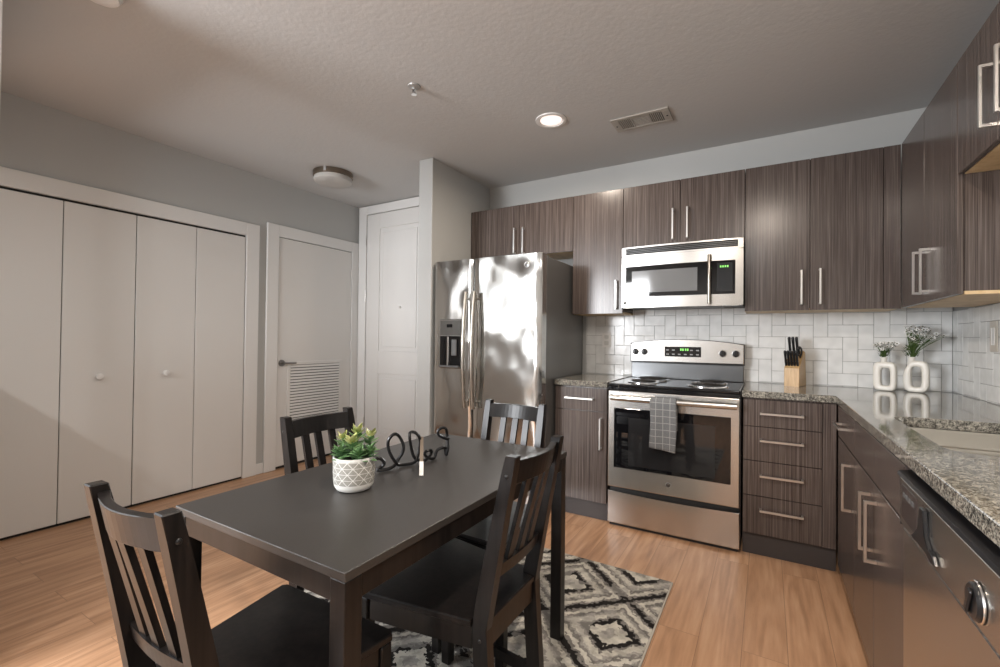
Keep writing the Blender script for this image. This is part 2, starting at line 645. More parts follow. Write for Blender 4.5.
def window(name, axis, c0, c1, z0, z1, w):  # frame and pane of the added, unseen windows
    r = sroot(name, ((c0 + c1) / 2, w, z0) if axis == 'y' else (w, (c0 + c1) / 2, z0))
    f = MB()
    t = 0.06

    def bx(a, b, za, zb, d):
        if axis == 'y':
            f.box(a, b, w - d, w + d, za, zb, 0.004)
        else:
            f.box(w - d, w + d, a, b, za, zb, 0.004)
    bx(c0, c0 + t, z0, z1, 0.04)
    bx(c1 - t, c1, z0, z1, 0.04)
    bx(c0 + t, c1 - t, z0, z0 + t, 0.04)
    bx(c0 + t, c1 - t, z1 - t, z1, 0.04)
    mid = (c0 + c1) / 2
    bx(mid - 0.03, mid + 0.03, z0 + t, z1 - t, 0.035)
    build('window_frame', f, M_TRIM, r)
    g = MB()
    if axis == 'y':
        g.box(c0 + t, c1 - t, w - 0.004, w + 0.004, z0 + t, z1 - t)
    else:
        g.box(w - 0.004, w + 0.004, c0 + t, c1 - t, z0 + t, z1 - t)
    gm, nt, b = newmat('window_glass')
    b.inputs['Transmission Weight'].default_value = 1
    b.inputs['Roughness'].default_value = 0.0
    b.inputs['IOR'].default_value = 1.1
    build('pane', g, gm, r)


window('added_window_1', 'x', -5.40, -3.84, 1.32, 2.28, XL - 0.05)  # unseen window, added for the bright patch reflected in the refrigerator
window('added_window_2', 'y', -4.68, -3.36, 0.86, 2.34, YREAR - 0.05)  # unseen window, added as a light source behind the camera

# trims on the left wall
ZD, ZDT = 2.045, 2.15
t1 = MB()
t1.box(XL, XL + 0.022, -1.359, -1.246, 0, 2.136, 0.003)
t1.box(XL, XL + 0.022, -2.99, -2.885, 0, 2.136, 0.003)
t1.box(XL, XL + 0.022, -2.885, -1.359, 2.028, 2.136, 0.003)
struct('trim_1', t1, M_TRIM)
t2 = MB()
t2.box(XL, XL + 0.022, -1.175, -1.066, 0, 2.182, 0.003)
t2.box(XL, XL + 0.022, -0.240, -0.142, 0, 2.182, 0.003)
t2.box(XL, XL + 0.022, -1.066, -0.240, 2.078, 2.182, 0.003)
struct('trim_2', t2, M_TRIM)
t3 = MB()
t3.box(-4.693, -4.583, YE - 0.022, YE, 0, 2.563, 0.003)
t3.box(-3.66, -3.55, YE - 0.022, YE, 0, 2.563, 0.003)
t3.box(-4.583, -3.66, YE - 0.022, YE, 2.474, 2.563, 0.003)
struct('trim_3', t3, M_TRIM)
bb = MB()
bb.box(XL, XL + 0.014, -1.244, -1.177, 0, 0.09, 0.003)
bb.box(XL, XL + 0.014, -3.053, -2.992, 0, 0.09, 0.003)
struct('baseboard_left', bb, M_TRIM)
struct('baseboard_entry', MB().box(-3.548, -3.292, YE - 0.014, YE, 0, 0.09, 0.003), M_TRIM)
struct('baseboard_partition', MB().box(-3.305, -3.142, -0.845, -0.831, 0, 0.09, 0.003), M_TRIM)

# closet: two bifold pairs standing in the opening
struct('closet_gap_shade', MB().box(XL + 0.0005, XL + 0.002, -2.884, -1.360, 0.001, 2.027), M_GAP)  # dark sheet behind the panels, shade of the gaps put into colour


def bifold(name, edges, knob_y):
    r = sroot(name, (XL + 0.012, (edges[0] + edges[2]) / 2, 0.018))
    for a, b in zip(edges[:-1], edges[1:]):
        build('panel', MB().box(XL + 0.0025, XL + 0.016, a + 0.0022, b - 0.0022, 0.018, 2.012, 0.0022), M_DOOR, r)
    k = MB().lathe([(0.009, 0), (0.009, 0.012), (0.019, 0.017), (0.022, 0.026), (0.018, 0.034), (0.006, 0.037)],
                   (XL + 0.016, knob_y, 0.913), 20, (1, 0, 0))
    build('knob', k, M_TRIM, r)


bifold('door_1', (-2.882, -2.499, -2.1215), -2.315)
bifold('door_2', (-2.1205, -1.740, -1.363), -1.937)

# white utility door with louvred grille
struct('door_gap_shade', MB().box(XL + 0.0005, XL + 0.002, -1.065, -0.241, 0.001, 2.077), M_GAP)  # dark sheet whose colour stands for shade round the door leaf
d3 = sroot('door_3', (XL + 0.010, -0.65, 0.012))
build('door_leaf', MB().box(XL + 0.0025, XL + 0.014, -1.061, -0.244, 0.024, 2.072, 0.002), M_DOOR, d3)
lv = MB()
ly0, ly1, lz0, lz1 = -0.935, -0.388, 0.33, 0.925
lv.box(XL + 0.0142, XL + 0.022, ly0 - 0.03, ly1 + 0.03, lz1, lz1 + 0.03, 0.002)
lv.box(XL + 0.0142, XL + 0.022, ly0 - 0.03, ly1 + 0.03, lz0 - 0.03, lz0, 0.002)
lv.box(XL + 0.0142, XL + 0.022, ly0 - 0.03, ly0, lz0, lz1, 0.002)
lv.box(XL + 0.0142, XL + 0.022, ly1, ly1 + 0.03, lz0, lz1, 0.002)
nl = 22
for i in range(nl):
    z = lz0 + (i + 0.5) * (lz1 - lz0) / nl
    lv.box(-0.0011, 0.0011, ly0, ly1, -0.0098, 0.0098, mat=Matrix.Translation((XL + 0.0205, 0, z)) @ Matrix.Rotation(radians(-14), 4, 'Y'))
lg = build('louver_grille', lv, M_DOOR, d3)
build('grille_shadow_gap', MB().box(XL + 0.0142, XL + 0.0150, ly0, ly1, lz0, lz1), simple('grille_gap_shade', (0.05, 0.05, 0.05), 0.8), lg)  # dark sheet: shade between the slats put into its colour
hd = MB().cyl((XL + 0.014, -1.022, 0.947), (XL + 0.022, -1.022, 0.947), 0.030)
hd.cyl((XL + 0.022, -1.022, 0.947), (XL + 0.06, -1.022, 0.947), 0.010)
hd.tube([(XL + 0.055, -1.03, 0.947), (XL + 0.058, -0.98, 0.947), (XL + 0.056, -0.905, 0.945)], 0.009, 10)
build('lever_handle', hd, simple('satin_lever', (0.30, 0.29, 0.28), 0.35, 1.0), d3)
for z in (0.25, 1.1, 1.85):
    build('hinge', MB().cyl((XL + 0.018, -0.241, z - 0.045), (XL + 0.018, -0.241, z + 0.045), 0.006, seg=10), M_TRIM, d3)

# panelled entry door at the end of the hall
struct('entry_gap_shade', MB().box(-4.582, -3.661, YE - 0.002, YE - 0.0005, 0.001, 2.473), M_GAP)  # dark sheet painting the shade round the entry leaf
d4 = sroot('door_4', (-4.12, YE - 0.01, 0.012))
f = MB()
px0, px1 = -4.577, -3.666
ia, ib = -4.395, -3.848
ya, yb = YE - 0.016, YE - 0.0025
f.box(px0, ia, ya, yb, 0.012, 2.468, 0.002)
f.box(ib, px1, ya, yb, 0.012, 2.468, 0.002)
f.box(ia, ib, ya, yb, 2.314, 2.468, 0.002)
f.box(ia, ib, ya, yb, 0.817, 1.047, 0.002)
f.box(ia, ib, ya, yb, 0.012, 0.217, 0.002)
build('door_frame', f, M_DOOR, d4)
for z0, z1 in ((1.047, 2.314), (0.217, 0.817)):
    build('panel', MB().box(ia + 0.0005, ib - 0.0005, YE - 0.008, YE - 0.003, z0 + 0.0005, z1 - 0.0005)
          .box(ia + 0.045, ib - 0.045, YE - 0.0135, YE - 0.008, z0 + 0.045, z1 - 0.045, 0.005), M_DOOR, d4)
build('peephole', MB().cyl((-4.10, YE - 0.021, 1.49), (-4.10, YE - 0.0137, 1.49), 0.011), M_NICKEL, d4)
for z in (0.3, 1.0, 1.62, 2.2):
    build('hinge', MB().cyl((-4.580, YE - 0.026, z - 0.05), (-4.580, YE - 0.026, z + 0.05), 0.006, seg=10), M_NICKEL, d4)

# ceiling fittings ----------------------------------------------------
dl = thing('recessed_downlight', 'lit round recessed downlight in the ceiling beside the air vent', 'light', (-2.127, -0.93, ZC - 0.012))
dr = MB()
loops = [(0.098, ZC - 0.001), (0.096, ZC - 0.007), (0.078, ZC - 0.009), (0.072, ZC - 0.004), (0.070, ZC - 0.001)]
dr.lathe([(r, z - ZC) for r, z in loops], (-2.127, -0.93, ZC), 40)
build('trim_ring', dr, M_WHITE, dl)
build('lens', MB().lathe([(0.0685, -0.0015), (0.068, -0.0035), (0.04, -0.0055), (0.003, -0.006)], (-2.127, -0.93, ZC), 32), M_LAMP, dl)
build('bulb', MB().lathe([(0.034, -0.0062), (0.028, -0.011), (0.004, -0.013)], (-2.127, -0.93, ZC), 24), M_LAMPW, dl)


def ceiling_area(x, y, watts, col, size=0.14):  # disk light for the real downlight and for added unseen lamps
    o = area('downlight_and_fill', (x, y, ZC - 0.02), (0, 0, -1), size, size, watts, col)
    o.data.shape = 'DISK'
    o.data.spread = radians(172)


ceiling_area(-2.127, -0.93, 7, (1.0, 0.86, 0.72))
ceiling_area(-0.95, -2.9, 17, (1.0, 0.87, 0.74))  # unseen lamp, placed to give the warm light on the right cabinets
ceiling_area(-1.2, -4.6, 13, (1.0, 0.985, 0.975))  # added fill from above, no fixture modelled
ceiling_area(-2.4, -4.6, 10, (1.0, 0.985, 0.975))  # second added fill behind the camera, no fixture modelled

fl = thing('flush_ceiling_light', 'unlit round frosted ceiling light with bronze band near the entry door', 'light', (-4.105, -0.979, ZC - 0.09))
build('metal_band', MB().lathe([(0.150, -0.001), (0.160, -0.004), (0.160, -0.040), (0.150, -0.044), (0.12, -0.044)], (-4.105, -0.979, ZC), 48), M_BRONZE, fl)
build('glass_diffuser', MB().lathe([(0.149, -0.0445), (0.152, -0.055), (0.150, -0.078), (0.135, -0.088), (0.08, -0.091), (0.003, -0.092)], (-4.105, -0.979, ZC), 48), M_FROST, fl)
a = 2 * pi * 0.80
build('band_clip', MB().box(-0.012, 0.012, -0.004, 0.004, -0.042, -0.002, 0.002,
      mat=Matrix.Translation((-4.105, -0.979, ZC)) @ Matrix.Rotation(radians(-62), 4, 'Z') @ Matrix.Translation((0, 0, 0)) @ Matrix.Rotation(radians(90), 4, 'Z') @ Matrix.Translation((0, -0.162, 0))), M_CHROME, fl)

vt = thing('ceiling_vent', 'slim metal air vent grille in the ceiling above the microwave', 'vent', (-1.632, -0.66, ZC - 0.012))
x0, x1, y0, y1 = -1.805, -1.458, -0.752, -0.570
v = MB()
v.box(x0, x1, y0, y0 + 0.028, ZC - 0.010, ZC - 0.001, 0.002).box(x0, x1, y1 - 0.028, y1, ZC - 0.010, ZC - 0.001, 0.002)
v.box(x0, x0 + 0.045, y0 + 0.028, y1 - 0.028, ZC - 0.010, ZC - 0.001, 0.002).box(x1 - 0.045, x1, y0 + 0.028, y1 - 0.028, ZC - 0.010, ZC - 0.001, 0.002)
for xx in (-1.690, -1.583):
    v.box(xx, xx + 0.010, y0 + 0.028, y1 - 0.028, ZC - 0.009, ZC - 0.001)
M_VENT = simple('vent_metal', (0.42, 0.395, 0.355), 0.5, 0.1)
build('vent_frame', v, M_VENT, vt)
s = MB()
for a_, b_, n in ((x0 + 0.047, -1.692, 6), (-1.571, x1 - 0.047, 6)):
    for i in range(n):
        x = a_ + (i + 0.5) * (b_ - a_) / n
        s.box(x - 0.003, x + 0.003, y0 + 0.028, y1 - 0.028, ZC - 0.009, ZC - 0.003)
for i in range(7):
    y = y0 + 0.028 + (i + 0.5) * (y1 - y0 - 0.056) / 7
    s.box(-1.680, -1.583, y - 0.004, y + 0.004, ZC - 0.008, ZC - 0.004)
build('vent_blades', s, M_VENT, vt)
build('vent_backing', MB().box(x0 + 0.045, x1 - 0.045, y0 + 0.028, y1 - 0.028, ZC - 0.002, ZC - 0.0008), M_GAP, vt)
for xx in (x0 + 0.02, x1 - 0.02):
    build('screw', MB().cyl((xx, -0.66, ZC - 0.012), (xx, -0.66, ZC - 0.010), 0.006, seg=12), M_CHROME, vt)

sk = thing('sprinkler_head', 'small white fire sprinkler head on the open ceiling', 'sprinkler', (-2.624, -1.649, ZC - 0.05))
build('escutcheon', MB().lathe([(0.036, -0.001), (0.034, -0.006), (0.016, -0.010)], (-2.624, -1.649, ZC), 28), simple('escutcheon_grey', (0.40, 0.395, 0.385), 0.35, 0.4), sk)
sp_ = MB().cyl((-2.624, -1.649, ZC - 0.020), (-2.624, -1.649, ZC - 0.010), 0.010)
for sx in (-1, 1):
    sp_.tube([(-2.624 + sx * 0.009, -1.649, ZC - 0.019), (-2.624 + sx * 0.012, -1.649, ZC - 0.032), (-2.624 + sx * 0.004, -1.649, ZC - 0.044)], 0.003, 8)
build('frame_arms', sp_, M_CHROME, sk)
build('bulb', MB().cyl((-2.624, -1.649, ZC - 0.043), (-2.624, -1.649, ZC - 0.020), 0.003, seg=8), M_BLK, sk)
build('deflector', MB().lathe([(0.015, -0.048), (0.015, -0.046), (0.004, -0.044)], (-2.624, -1.649, ZC), 20), M_CHROME, sk)

sd = thing('smoke_detector', 'round smoke detector cut off by the top edge of the photo', 'smoke detector', (-3.25, -2.80, ZC - 0.04))
build('housing', MB().lathe([(0.068, -0.001), (0.068, -0.018), (0.058, -0.034), (0.035, -0.040), (0.003, -0.041)], (-3.25, -2.80, ZC), 36), M_WHITE, sd)
build('mounting_plate', MB().lathe([(0.074, -0.0005), (0.074, -0.008), (0.0685, -0.009)], (-3.25, -2.80, ZC), 36), M_WHITE, sd)

# ------------------------------------------------------------------ backsplash: straight herringbone of 3 x 6 inch tiles
CELL, TZ0, TXA = 0.0757, 0.9205, -0.922


def herring(axis, a0, a1, z0, z1, wall, sign, ref, reffun):
    """tiles as bevelled slabs clipped to the rectangle"""
    tiles = MB()
    i0, i1 = int((a0 - ref) / CELL) - 3, int((a1 - ref) / CELL) + 3
    g = 0.0011
    for i in range(i0, i1 + 1):
        for row in range(-3, 8):           # row 0 = top row, counted downwards
            k = (i + row - 1 + 400) % 4
            ztop = TZ0 + CELL * (6 - row)
            if k == 0:
                r = (ref + i * CELL, ref + (i + 2) * CELL, ztop - CELL, ztop)
            elif k == 2:
                r = (ref + i * CELL, ref + (i + 1) * CELL, ztop - 2 * CELL, ztop)
            else:
                continue
            ra, rb, rc, rd = max(r[0] + g, a0), min(r[1] - g, a1), max(r[2] + g, z0), min(r[3] - g, z1)
            if rb - ra < 0.004 or rd - rc < 0.0025:
                continue
            if axis == 'x':
                tiles.box(ra, rb, wall - 0.008, wall - 0.002, rc, rd, 0.0012)
            else:
                tiles.box(wall - 0.008, wall - 0.002, ra, rb, rc, rd, 0.0012)
    return tiles


bs = sroot('wall_tiles_back', (-1.13, -0.003, 0.915))
build('tiles', herring('x', -2.216, XR - 0.009, 0.9155, 1.440, 0, 1, TXA, None), M_TILE, bs)
build('grout', MB().box(-2.216, XR - 0.001, -0.0045, -0.0005, 0.9155, 1.440), M_GROUT, bs)
bs2 = sroot('wall_tiles_right', (XR - 0.003, -1.5, 0.915))
build('tiles', herring('y', -3.0, -0.009, 0.9155, 1.377, XR, 1, -0.009, None)
      , M_TILE, bs2)
build('grout', MB().box(XR - 0.0045, XR - 0.0005, -3.0, -0.009, 0.9155, 1.377), M_GROUT, bs2)

# ------------------------------------------------------------------ cabinets
YU, YB = -0.306, -0.6215
ZT, ZBT = 2.276, 1.378


def pull_v(mb_parent, x, y, z0, z1, axis):
    """vertical bar pull; axis 'y' = door faces -Y at plane y, 'x' = door faces -X at plane x"""
    m = MB()
    s = 0.0052
    if axis == 'y':
        m.box(x - s, x + s, y - 0.034, y - 0.025, z0, z1, 0.001)
        for z in (z0, z1 - 0.010):
            m.box(x - s * 0.95, x + s * 0.95, y - 0.0255, y, z, z + 0.010)
    else:
        m.box(x - 0.034, x - 0.025, y - s, y + s, z0, z1, 0.001)
        for z in (z0, z1 - 0.010):
            m.box(x - 0.0255, x, y - s * 0.95, y + s * 0.95, z, z + 0.010)
    return build('handle', m, M_NICKEL, mb_parent)


def pull_h(mb_parent, a0, a1, plane, z, axis):
    m = MB()
    s = 0.0055
    if axis == 'y':
        m.box(a0, a1, plane - 0.034, plane - 0.025, z - s, z + s, 0.001)
        for a in (a0, a1 - 0.010):
            m.box(a, a + 0.010, plane - 0.0255, plane, z - s * 0.95, z + s * 0.95)
    else:
        m.box(plane - 0.034, plane - 0.025, a0, a1, z - s, z + s, 0.001)
        for a in (a0, a1 - 0.010):
            m.box(plane - 0.0255, plane, a, a + 0.010, z - s * 0.95, z + s * 0.95)
    return build('handle', m, M_NICKEL, mb_parent)


def front(name, parent, a0, a1, z0, z1, plane, axis, t=0.019):
    m = MB()
    g = 0.0016 if axis == 'y' else 0.0024
    if axis == 'y':
        m.box(a0 + g, a1 - g, plane, plane + t, z0 + g, z1 - g, 0.0012)
    else:
        m.box(plane, plane + t, a0 + g, a1 - g, z0 + g, z1 - g, 0.0012)
    return build(name, m, M_LAM, parent)


def upper(label, x0, x1, z0, z1, doors, fillers=()):
    r = thing('wall_cabinet', label, 'cabinet', ((x0 + x1) / 2, -0.15, z0), None)
    build('body', MB().box(x0 + 0.0012, x1 - 0.0012, YU + 0.021, -0.009, z0 + 0.014, z1 - 0.001, 0.0008), M_LAM, r)
    build('underside', MB().box(x0 + 0.0012, x1 - 0.0012, YU + 0.021, -0.009, z0 + 0.001, z0 + 0.0138), M_MAPLE, r)
    for a, b, hx, hz0, hz1 in doors:
        d = front('door', r, a, b, z0, z1, YU, 'y')
        pull_v(d, hx, YU, hz0, hz1, 'y')
    for a, b in fillers:
        build('filler_strip', MB().box(a, b, YU + 0.004, YU + 0.020, z0, z1, 0.0008), M_LAM, r)
    return r


upper('dark short two-door wall cabinet above the refrigerator', -3.153, -2.219, 1.858, ZT,
      [(-3.153, -2.681, -2.716, 1.880, 2.085), (-2.681, -2.219, -2.636, 1.875, 2.083)])
upper('dark narrow single-door wall cabinet between the refrigerator and the microwave', -2.219, -1.838, ZBT, ZT,
      [(-2.219, -1.838, -1.882, 1.410, 1.617)])
upper('dark short two-door wall cabinet directly above the microwave', -1.838, -1.0726, 1.834, ZT,
      [(-1.838, -1.4555, -1.500, 1.871, 2.079), (-1.4555, -1.0726, -1.409, 1.871, 2.079)])
upper('dark wide two-door wall cabinet above the knife block', -1.0726, -0.328, ZBT, ZT,
      [(-1.0726, -0.7347, -0.777, 1.411, 1.615), (-0.7347, -0.3987, -0.686, 1.411, 1.619)], [(-0.3975, -0.3252)])

XU = -0.3243


def upper_r(label, y0, y1, z0, z1, doors):
    r = thing('wall_cabinet', label, 'cabinet', (-0.17, (y0 + y1) / 2, z0))
    build('body', MB().box(XU + 0.021, XR - 0.009, y0 + 0.0012, y1 - 0.0012, z0 + 0.014, z1 - 0.001, 0.0008), M_LAM, r)
    build('underside', MB().box(XU + 0.021, XR - 0.009, y0 + 0.0012, y1 - 0.0012, z0 + 0.001, z0 + 0.0138), M_MAPLE, r)
    for a, b, hy, hz0, hz1 in doors:
        d = front('door', r, a, b, z0, z1, XU, 'x')
        pull_v(d, XU, hy, hz0, hz1, 'x')
    return r


upper_r('dark tall two-door wall cabinet on the right wall above the vases', -1.145, -0.310, ZBT, ZT,
        [(-0.7194, -0.312, -0.680, 1.421, 1.624), (-1.145, -0.7194, -0.794, 1.421, 1.620)])
upper_r('dark short raised wall cabinet on the right wall above the sink', -1.860, -1.147, 1.837, ZT,
        [(-1.500, -1.147, -1.460, 1.897, 2.104), (-1.860, -1.500, -1.582, 1.897, 2.104)])

# base cabinets --------------------------------------------------------
ZU, ZK = 0.872, 0.117
b1 = thing('base_cabinet', 'dark narrow base cabinet with one drawer and one door left of the stove', 'cabinet', (-2.03, -0.30, 0))
build('body', MB().box(-2.215, -1.8475, YB + 0.021, -0.003, ZK, 0.876, 0.0008), M_LAM, b1)
build('toe_kick', MB().box(-2.215, -1.8475, YB + 0.030, -0.05, 0.0, ZK - 0.0005), M_TOE, b1)
d = front('drawer', b1, -2.215, -1.8475, 0.7145, 0.868, YB, 'y')
pull_h(d, -2.134, -1.936, YB, 0.796, 'y')
d = front('door', b1, -2.215, -1.8475, ZK, 0.7125, YB, 'y')
pull_v(d, -1.886, YB, 0.470, 0.674, 'y')

b2 = thing('drawer_cabinet', 'dark base cabinet with a stack of four drawers right of the stove', 'cabinet', (-0.86, -0.30, 0))
build('body', MB().box(-1.0655, -0.638, YB + 0.021, -0.003, ZK, 0.876, 0.0008), M_LAM, b2)
build('toe_kick', MB().box(-1.0655, -0.638, YB + 0.022, -0.05, 0.0, ZK - 0.0005), M_TOE, b2)
for z0, z1, hz in ((0.717, 0.868, 0.793), (0.526, 0.717, 0.644), (0.332, 0.526, 0.450), (ZK + 0.003, 0.332, 0.260)):
    d = front('drawer', b2, -1.0655, -0.698, z0, z1, YB, 'y')
    pull_h(d, -0.982, -0.780, YB, hz, 'y')
build('filler_strip', MB().box(-0.6965, -0.6385, YB + 0.004, YB + 0.020, ZK + 0.002, 0.870, 0.0008), M_LAM, b2)

XB = -0.635
b3 = thing('base_cabinet', 'dark corner base cabinet with one small drawer and one door on the right run', 'cabinet', (-0.33, -0.86, 0))
build('body', MB().box(XB + 0.021, XR - 0.003, -1.138, -0.010, 0.10, 0.876, 0.0008), M_LAM, b3)
build('toe_kick', MB().box(XB + 0.024, XR - 0.05, -1.138, -0.64, 0.0, 0.0995), M_TOE, b3)
d = front('drawer', b3, -1.138, -0.640, 0.7145, 0.868, XB, 'x')
pull_h(d, -0.945, -0.765, XB, 0.792, 'x')
d = front('door', b3, -1.138, -0.640, 0.055, 0.7115, XB, 'x')
pull_v(d, XB, -1.055, 0.455, 0.660, 'x')

b4 = thing('sink_cabinet', 'dark two-door base cabinet with plain false fronts under the sink', 'cabinet', (-0.33, -1.545, 0))
sb = MB()
sb.box(XB + 0.021, XR - 0.003, -1.159, -1.1415, 0.10, 0.876).box(XB + 0.021, XR - 0.003, -1.9475, -1.930, 0.10, 0.876)
sb.box(XB + 0.021, XR - 0.003, -1.930, -1.159, 0.10, 0.118).box(XR - 0.018, XR - 0.003, -1.930, -1.159, 0.118, 0.876)
sb.box(XB + 0.021, XB + 0.040, -1.930, -1.159, 0.70, 0.876)
build('body', sb, M_LAM, b4)
build('toe_kick', MB().box(XB + 0.024, XR - 0.05, -1.9475, -1.1415, 0.0, 0.0995), M_TOE, b4)
for y0, y1 in ((-1.5435, -1.1415), (-1.9475, -1.5435)):
    front('false_front', b4, y0, y1, 0.7145, 0.868, XB, 'x')
for y0, y1, hy in ((-1.5435, -1.1415, -1.476), (-1.9475, -1.5435, -1.583)):
    d = front('door', b4, y0, y1, 0.055, 0.7115, XB, 'x')
    pull_v(d, XB, hy, 0.455, 0.660, 'x')

b5 = thing('base_cabinet', 'dark end base cabinet past the dishwasher at the photo edge', 'cabinet', (-0.33, -2.78, 0))
build('body', MB().box(XB + 0.021, XR - 0.003, -2.99, -2.575, 0.10, 0.876), M_LAM, b5)
build('toe_kick', MB().box(XB + 0.05, XR - 0.05, -2.99, -2.575, 0.0, 0.0995), M_TOE, b5)
d = front('door', b5, -2.99, -2.575, 0.10, 0.868, XB, 'x')
pull_v(d, XB, -2.93, 0.62, 0.825, 'x')

# worktops -------------------------------------------------------------
def rrect(x0, x1, y0, y1, r, n=6):
    pts = []
    for cx_, cy_, a0 in ((x1 - r, y1 - r, 0), (x0 + r, y1 - r, 90), (x0 + r, y0 + r, 180), (x1 - r, y0 + r, 270)):
        for k in range(n + 1):
            a_ = radians(a0 + 90 * k / n)
            pts.append((cx_ + r * cos(a_), cy_ + r * sin(a_)))
    return pts


ct = build('worktop', MB().box(-2.214, -1.8425, -0.640, -0.0015, 0.8775, 0.9150, 0.003), M_GRAN, None, (-2.03, -0.32, 0.8775))
tag(ct, 'short speckled granite worktop between the refrigerator and the stove', 'countertop')
SX0, SX1, SY0, SY1 = -0.547, -0.125, -1.945, -1.285
m = MB()
outer = [(-1.0695, -0.0015), (-1.0695, -0.640), (-0.655, -0.640), (-0.645, -0.652), (-0.643, -2.99), (XR - 0.0015, -2.99), (XR - 0.0015, -0.0015)]
hole = rrect(SX0, SX1, SY0, SY1, 0.075)
es = []
for lp in (outer, hole):
    vs = [m.bm.verts.new((p[0], p[1], 0.8775)) for p in lp]
    for i in range(len(vs)):
        es.append(m.bm.edges.new((vs[i], vs[(i + 1) % len(vs)])))
bmesh.ops.triangle_fill(m.bm, use_beauty=True, edges=es)
fs = [f_ for f_ in m.bm.faces]
ex = bmesh.ops.extrude_face_region(m.bm, geom=fs)
bmesh.ops.translate(m.bm, verts=[q for q in ex['geom'] if isinstance(q, bmesh.types.BMVert)], vec=(0, 0, 0.0375))
ct2 = build('worktop', m, M_GRAN, None, (-0.40, -1.5, 0.8775))
tag(ct2, 'long L-shaped speckled granite worktop with the sink cut-out', 'countertop')
bv = ct2.modifiers.new('bevel', 'BEVEL')
bv.width = 0.003
bv.segments = 2
bv.limit_method = 'ANGLE'

# sink -----------------------------------------------------------------
sk = thing('kitchen_sink', 'stainless steel double-bowl undermount sink set in the granite worktop', 'sink', (-0.33, -1.615, 0.67))


def bowl(x0, x1, y0, y1, r):
    lp = []
    for inset, z in ((-0.012, 0.8755), (0.0, 0.8760), (0.002, 0.868), (0.012, 0.71), (0.030, 0.692), (0.055, 0.687)):
        lp.append([(p[0], p[1], z) for p in rrect(x0 + inset, x1 - inset, y0 + inset, y1 - inset, max(r - inset * 0.5, 0.03))])
    for inset, z in ((0.050, 0.682), (0.026, 0.687), (0.006, 0.706), (-0.002, 0.866)):
        pass
    m_ = MB()
    m_.loft(lp, cap=False)
    m_.bm.faces.new([m_.bm.verts.new(p) for p in lp[-1]])
    return m_


YD = -1.645
for a_, b_ in ((YD + 0.013, SY1 + 0.004), (SY0 - 0.004, YD - 0.013)):
    o = build('bowl', bowl(SX0 - 0.004, SX1 + 0.004, a_, b_, 0.075), M_SINK, sk)
    so = o.modifiers.new('thick', 'SOLIDIFY')
    so.thickness = 0.0012
    so.offset = -1
    build('drain', MB().lathe([(0.040, 0.0), (0.040, 0.003), (0.030, 0.004), (0.026, 0.001), (0.003, 0.001)], (-0.33, (a_ + b_) / 2, 0.6872), 24), M_CHROME, o)

# dishwasher -----------------------------------------------------------
XD = -0.642
dw = thing('dishwasher', 'stainless dishwasher with black top strip and black knob in the right run', 'dishwasher', (-0.33, -2.265, 0))
DY0, DY1 = -2.568, -1.962
build('tub', MB().box(XD + 0.03, XR - 0.02, DY0 + 0.005, DY1 - 0.005, 0.10, 0.868), M_BLKMAT, dw)
build('toe_panel', MB().box(XD + 0.035, XR - 0.05, DY0 + 0.005, DY1 - 0.005, 0.0, 0.098), M_BLKMAT, dw)
build('door', MB().box(XD, XD + 0.028, DY0, DY1, 0.10, 0.712, 0.004, 2), M_STEEL, dw)
cp = build('control_panel', MB().prism([(XD - 0.001, 0.716), (XD - 0.006, 0.724), (XD - 0.006, 0.838), (XD - 0.002, 0.842), (XD + 0.028, 0.842), (XD + 0.028, 0.716)], 'y', DY0, DY1), M_STEEL, dw)
build('top_strip', MB().prism([(XD - 0.0075, 0.842), (XD - 0.012, 0.848), (XD - 0.010, 0.856), (XD + 0.03, 0.864), (XD + 0.03, 0.8425), (XD - 0.002, 0.8425)], 'y', DY0, DY1 + 0.002), M_BLK, dw)
build('end_cap', MB().box(XD - 0.006, XD + 0.028, DY1 + 0.0003, DY1 + 0.006, 0.716, 0.842, 0.002), M_BLK, dw)
xf = XD - 0.006
build('button_panel', MB().box(xf - 0.0015, xf + 0.0005, -2.115, -1.985, 0.742, 0.828, 0.0005), simple('smoked_panel', (0.045, 0.035, 0.033), 0.2), cp)
for i in range(4):
    build('button', MB().box(xf - 0.0035, xf - 0.0014, -2.012 - 0.026 * i - 0.008, -2.012 - 0.026 * i + 0.008, 0.800, 0.812, 0.0007), M_GREYP, cp)
lt = MB()
lt.prism([(-2.275, 0.738), (-2.255, 0.733), (-2.215, 0.744), (-2.165, 0.744), (-2.125, 0.735), (-2.108, 0.742), (-2.135, 0.752), (-2.160, 0.772), (-2.172, 0.826), (-2.198, 0.826), (-2.205, 0.772), (-2.230, 0.753), (-2.262, 0.752)], 'x', xf - 0.009, xf - 0.0002, 0.002)
build('latch_handle', lt, M_BLK, cp)
kb = build('knob', MB().lathe([(0.030, 0.0), (0.030, 0.007), (0.027, 0.010), (0.004, 0.0105)], (xf - 0.0002, -2.474, 0.765), 32, (-1, 0, 0)), M_BLK, cp)
build('knob_grip', MB().box(xf - 0.016, xf - 0.0107, -0.006, 0.006, -0.024, 0.024, 0.002, mat=Matrix.Translation((0, -2.474, 0.765)) @ Matrix.Rotation(radians(25), 4, 'X')), M_BLK, kb)
build('knob_ring', MB().tube([(xf - 0.003, -2.474 + 0.0322 * cos(t_), 0.765 + 0.0322 * sin(t_)) for t_ in [2 * pi * k / 32 for k in range(32)]], 0.0018, 6, True), M_CHROME, kb)

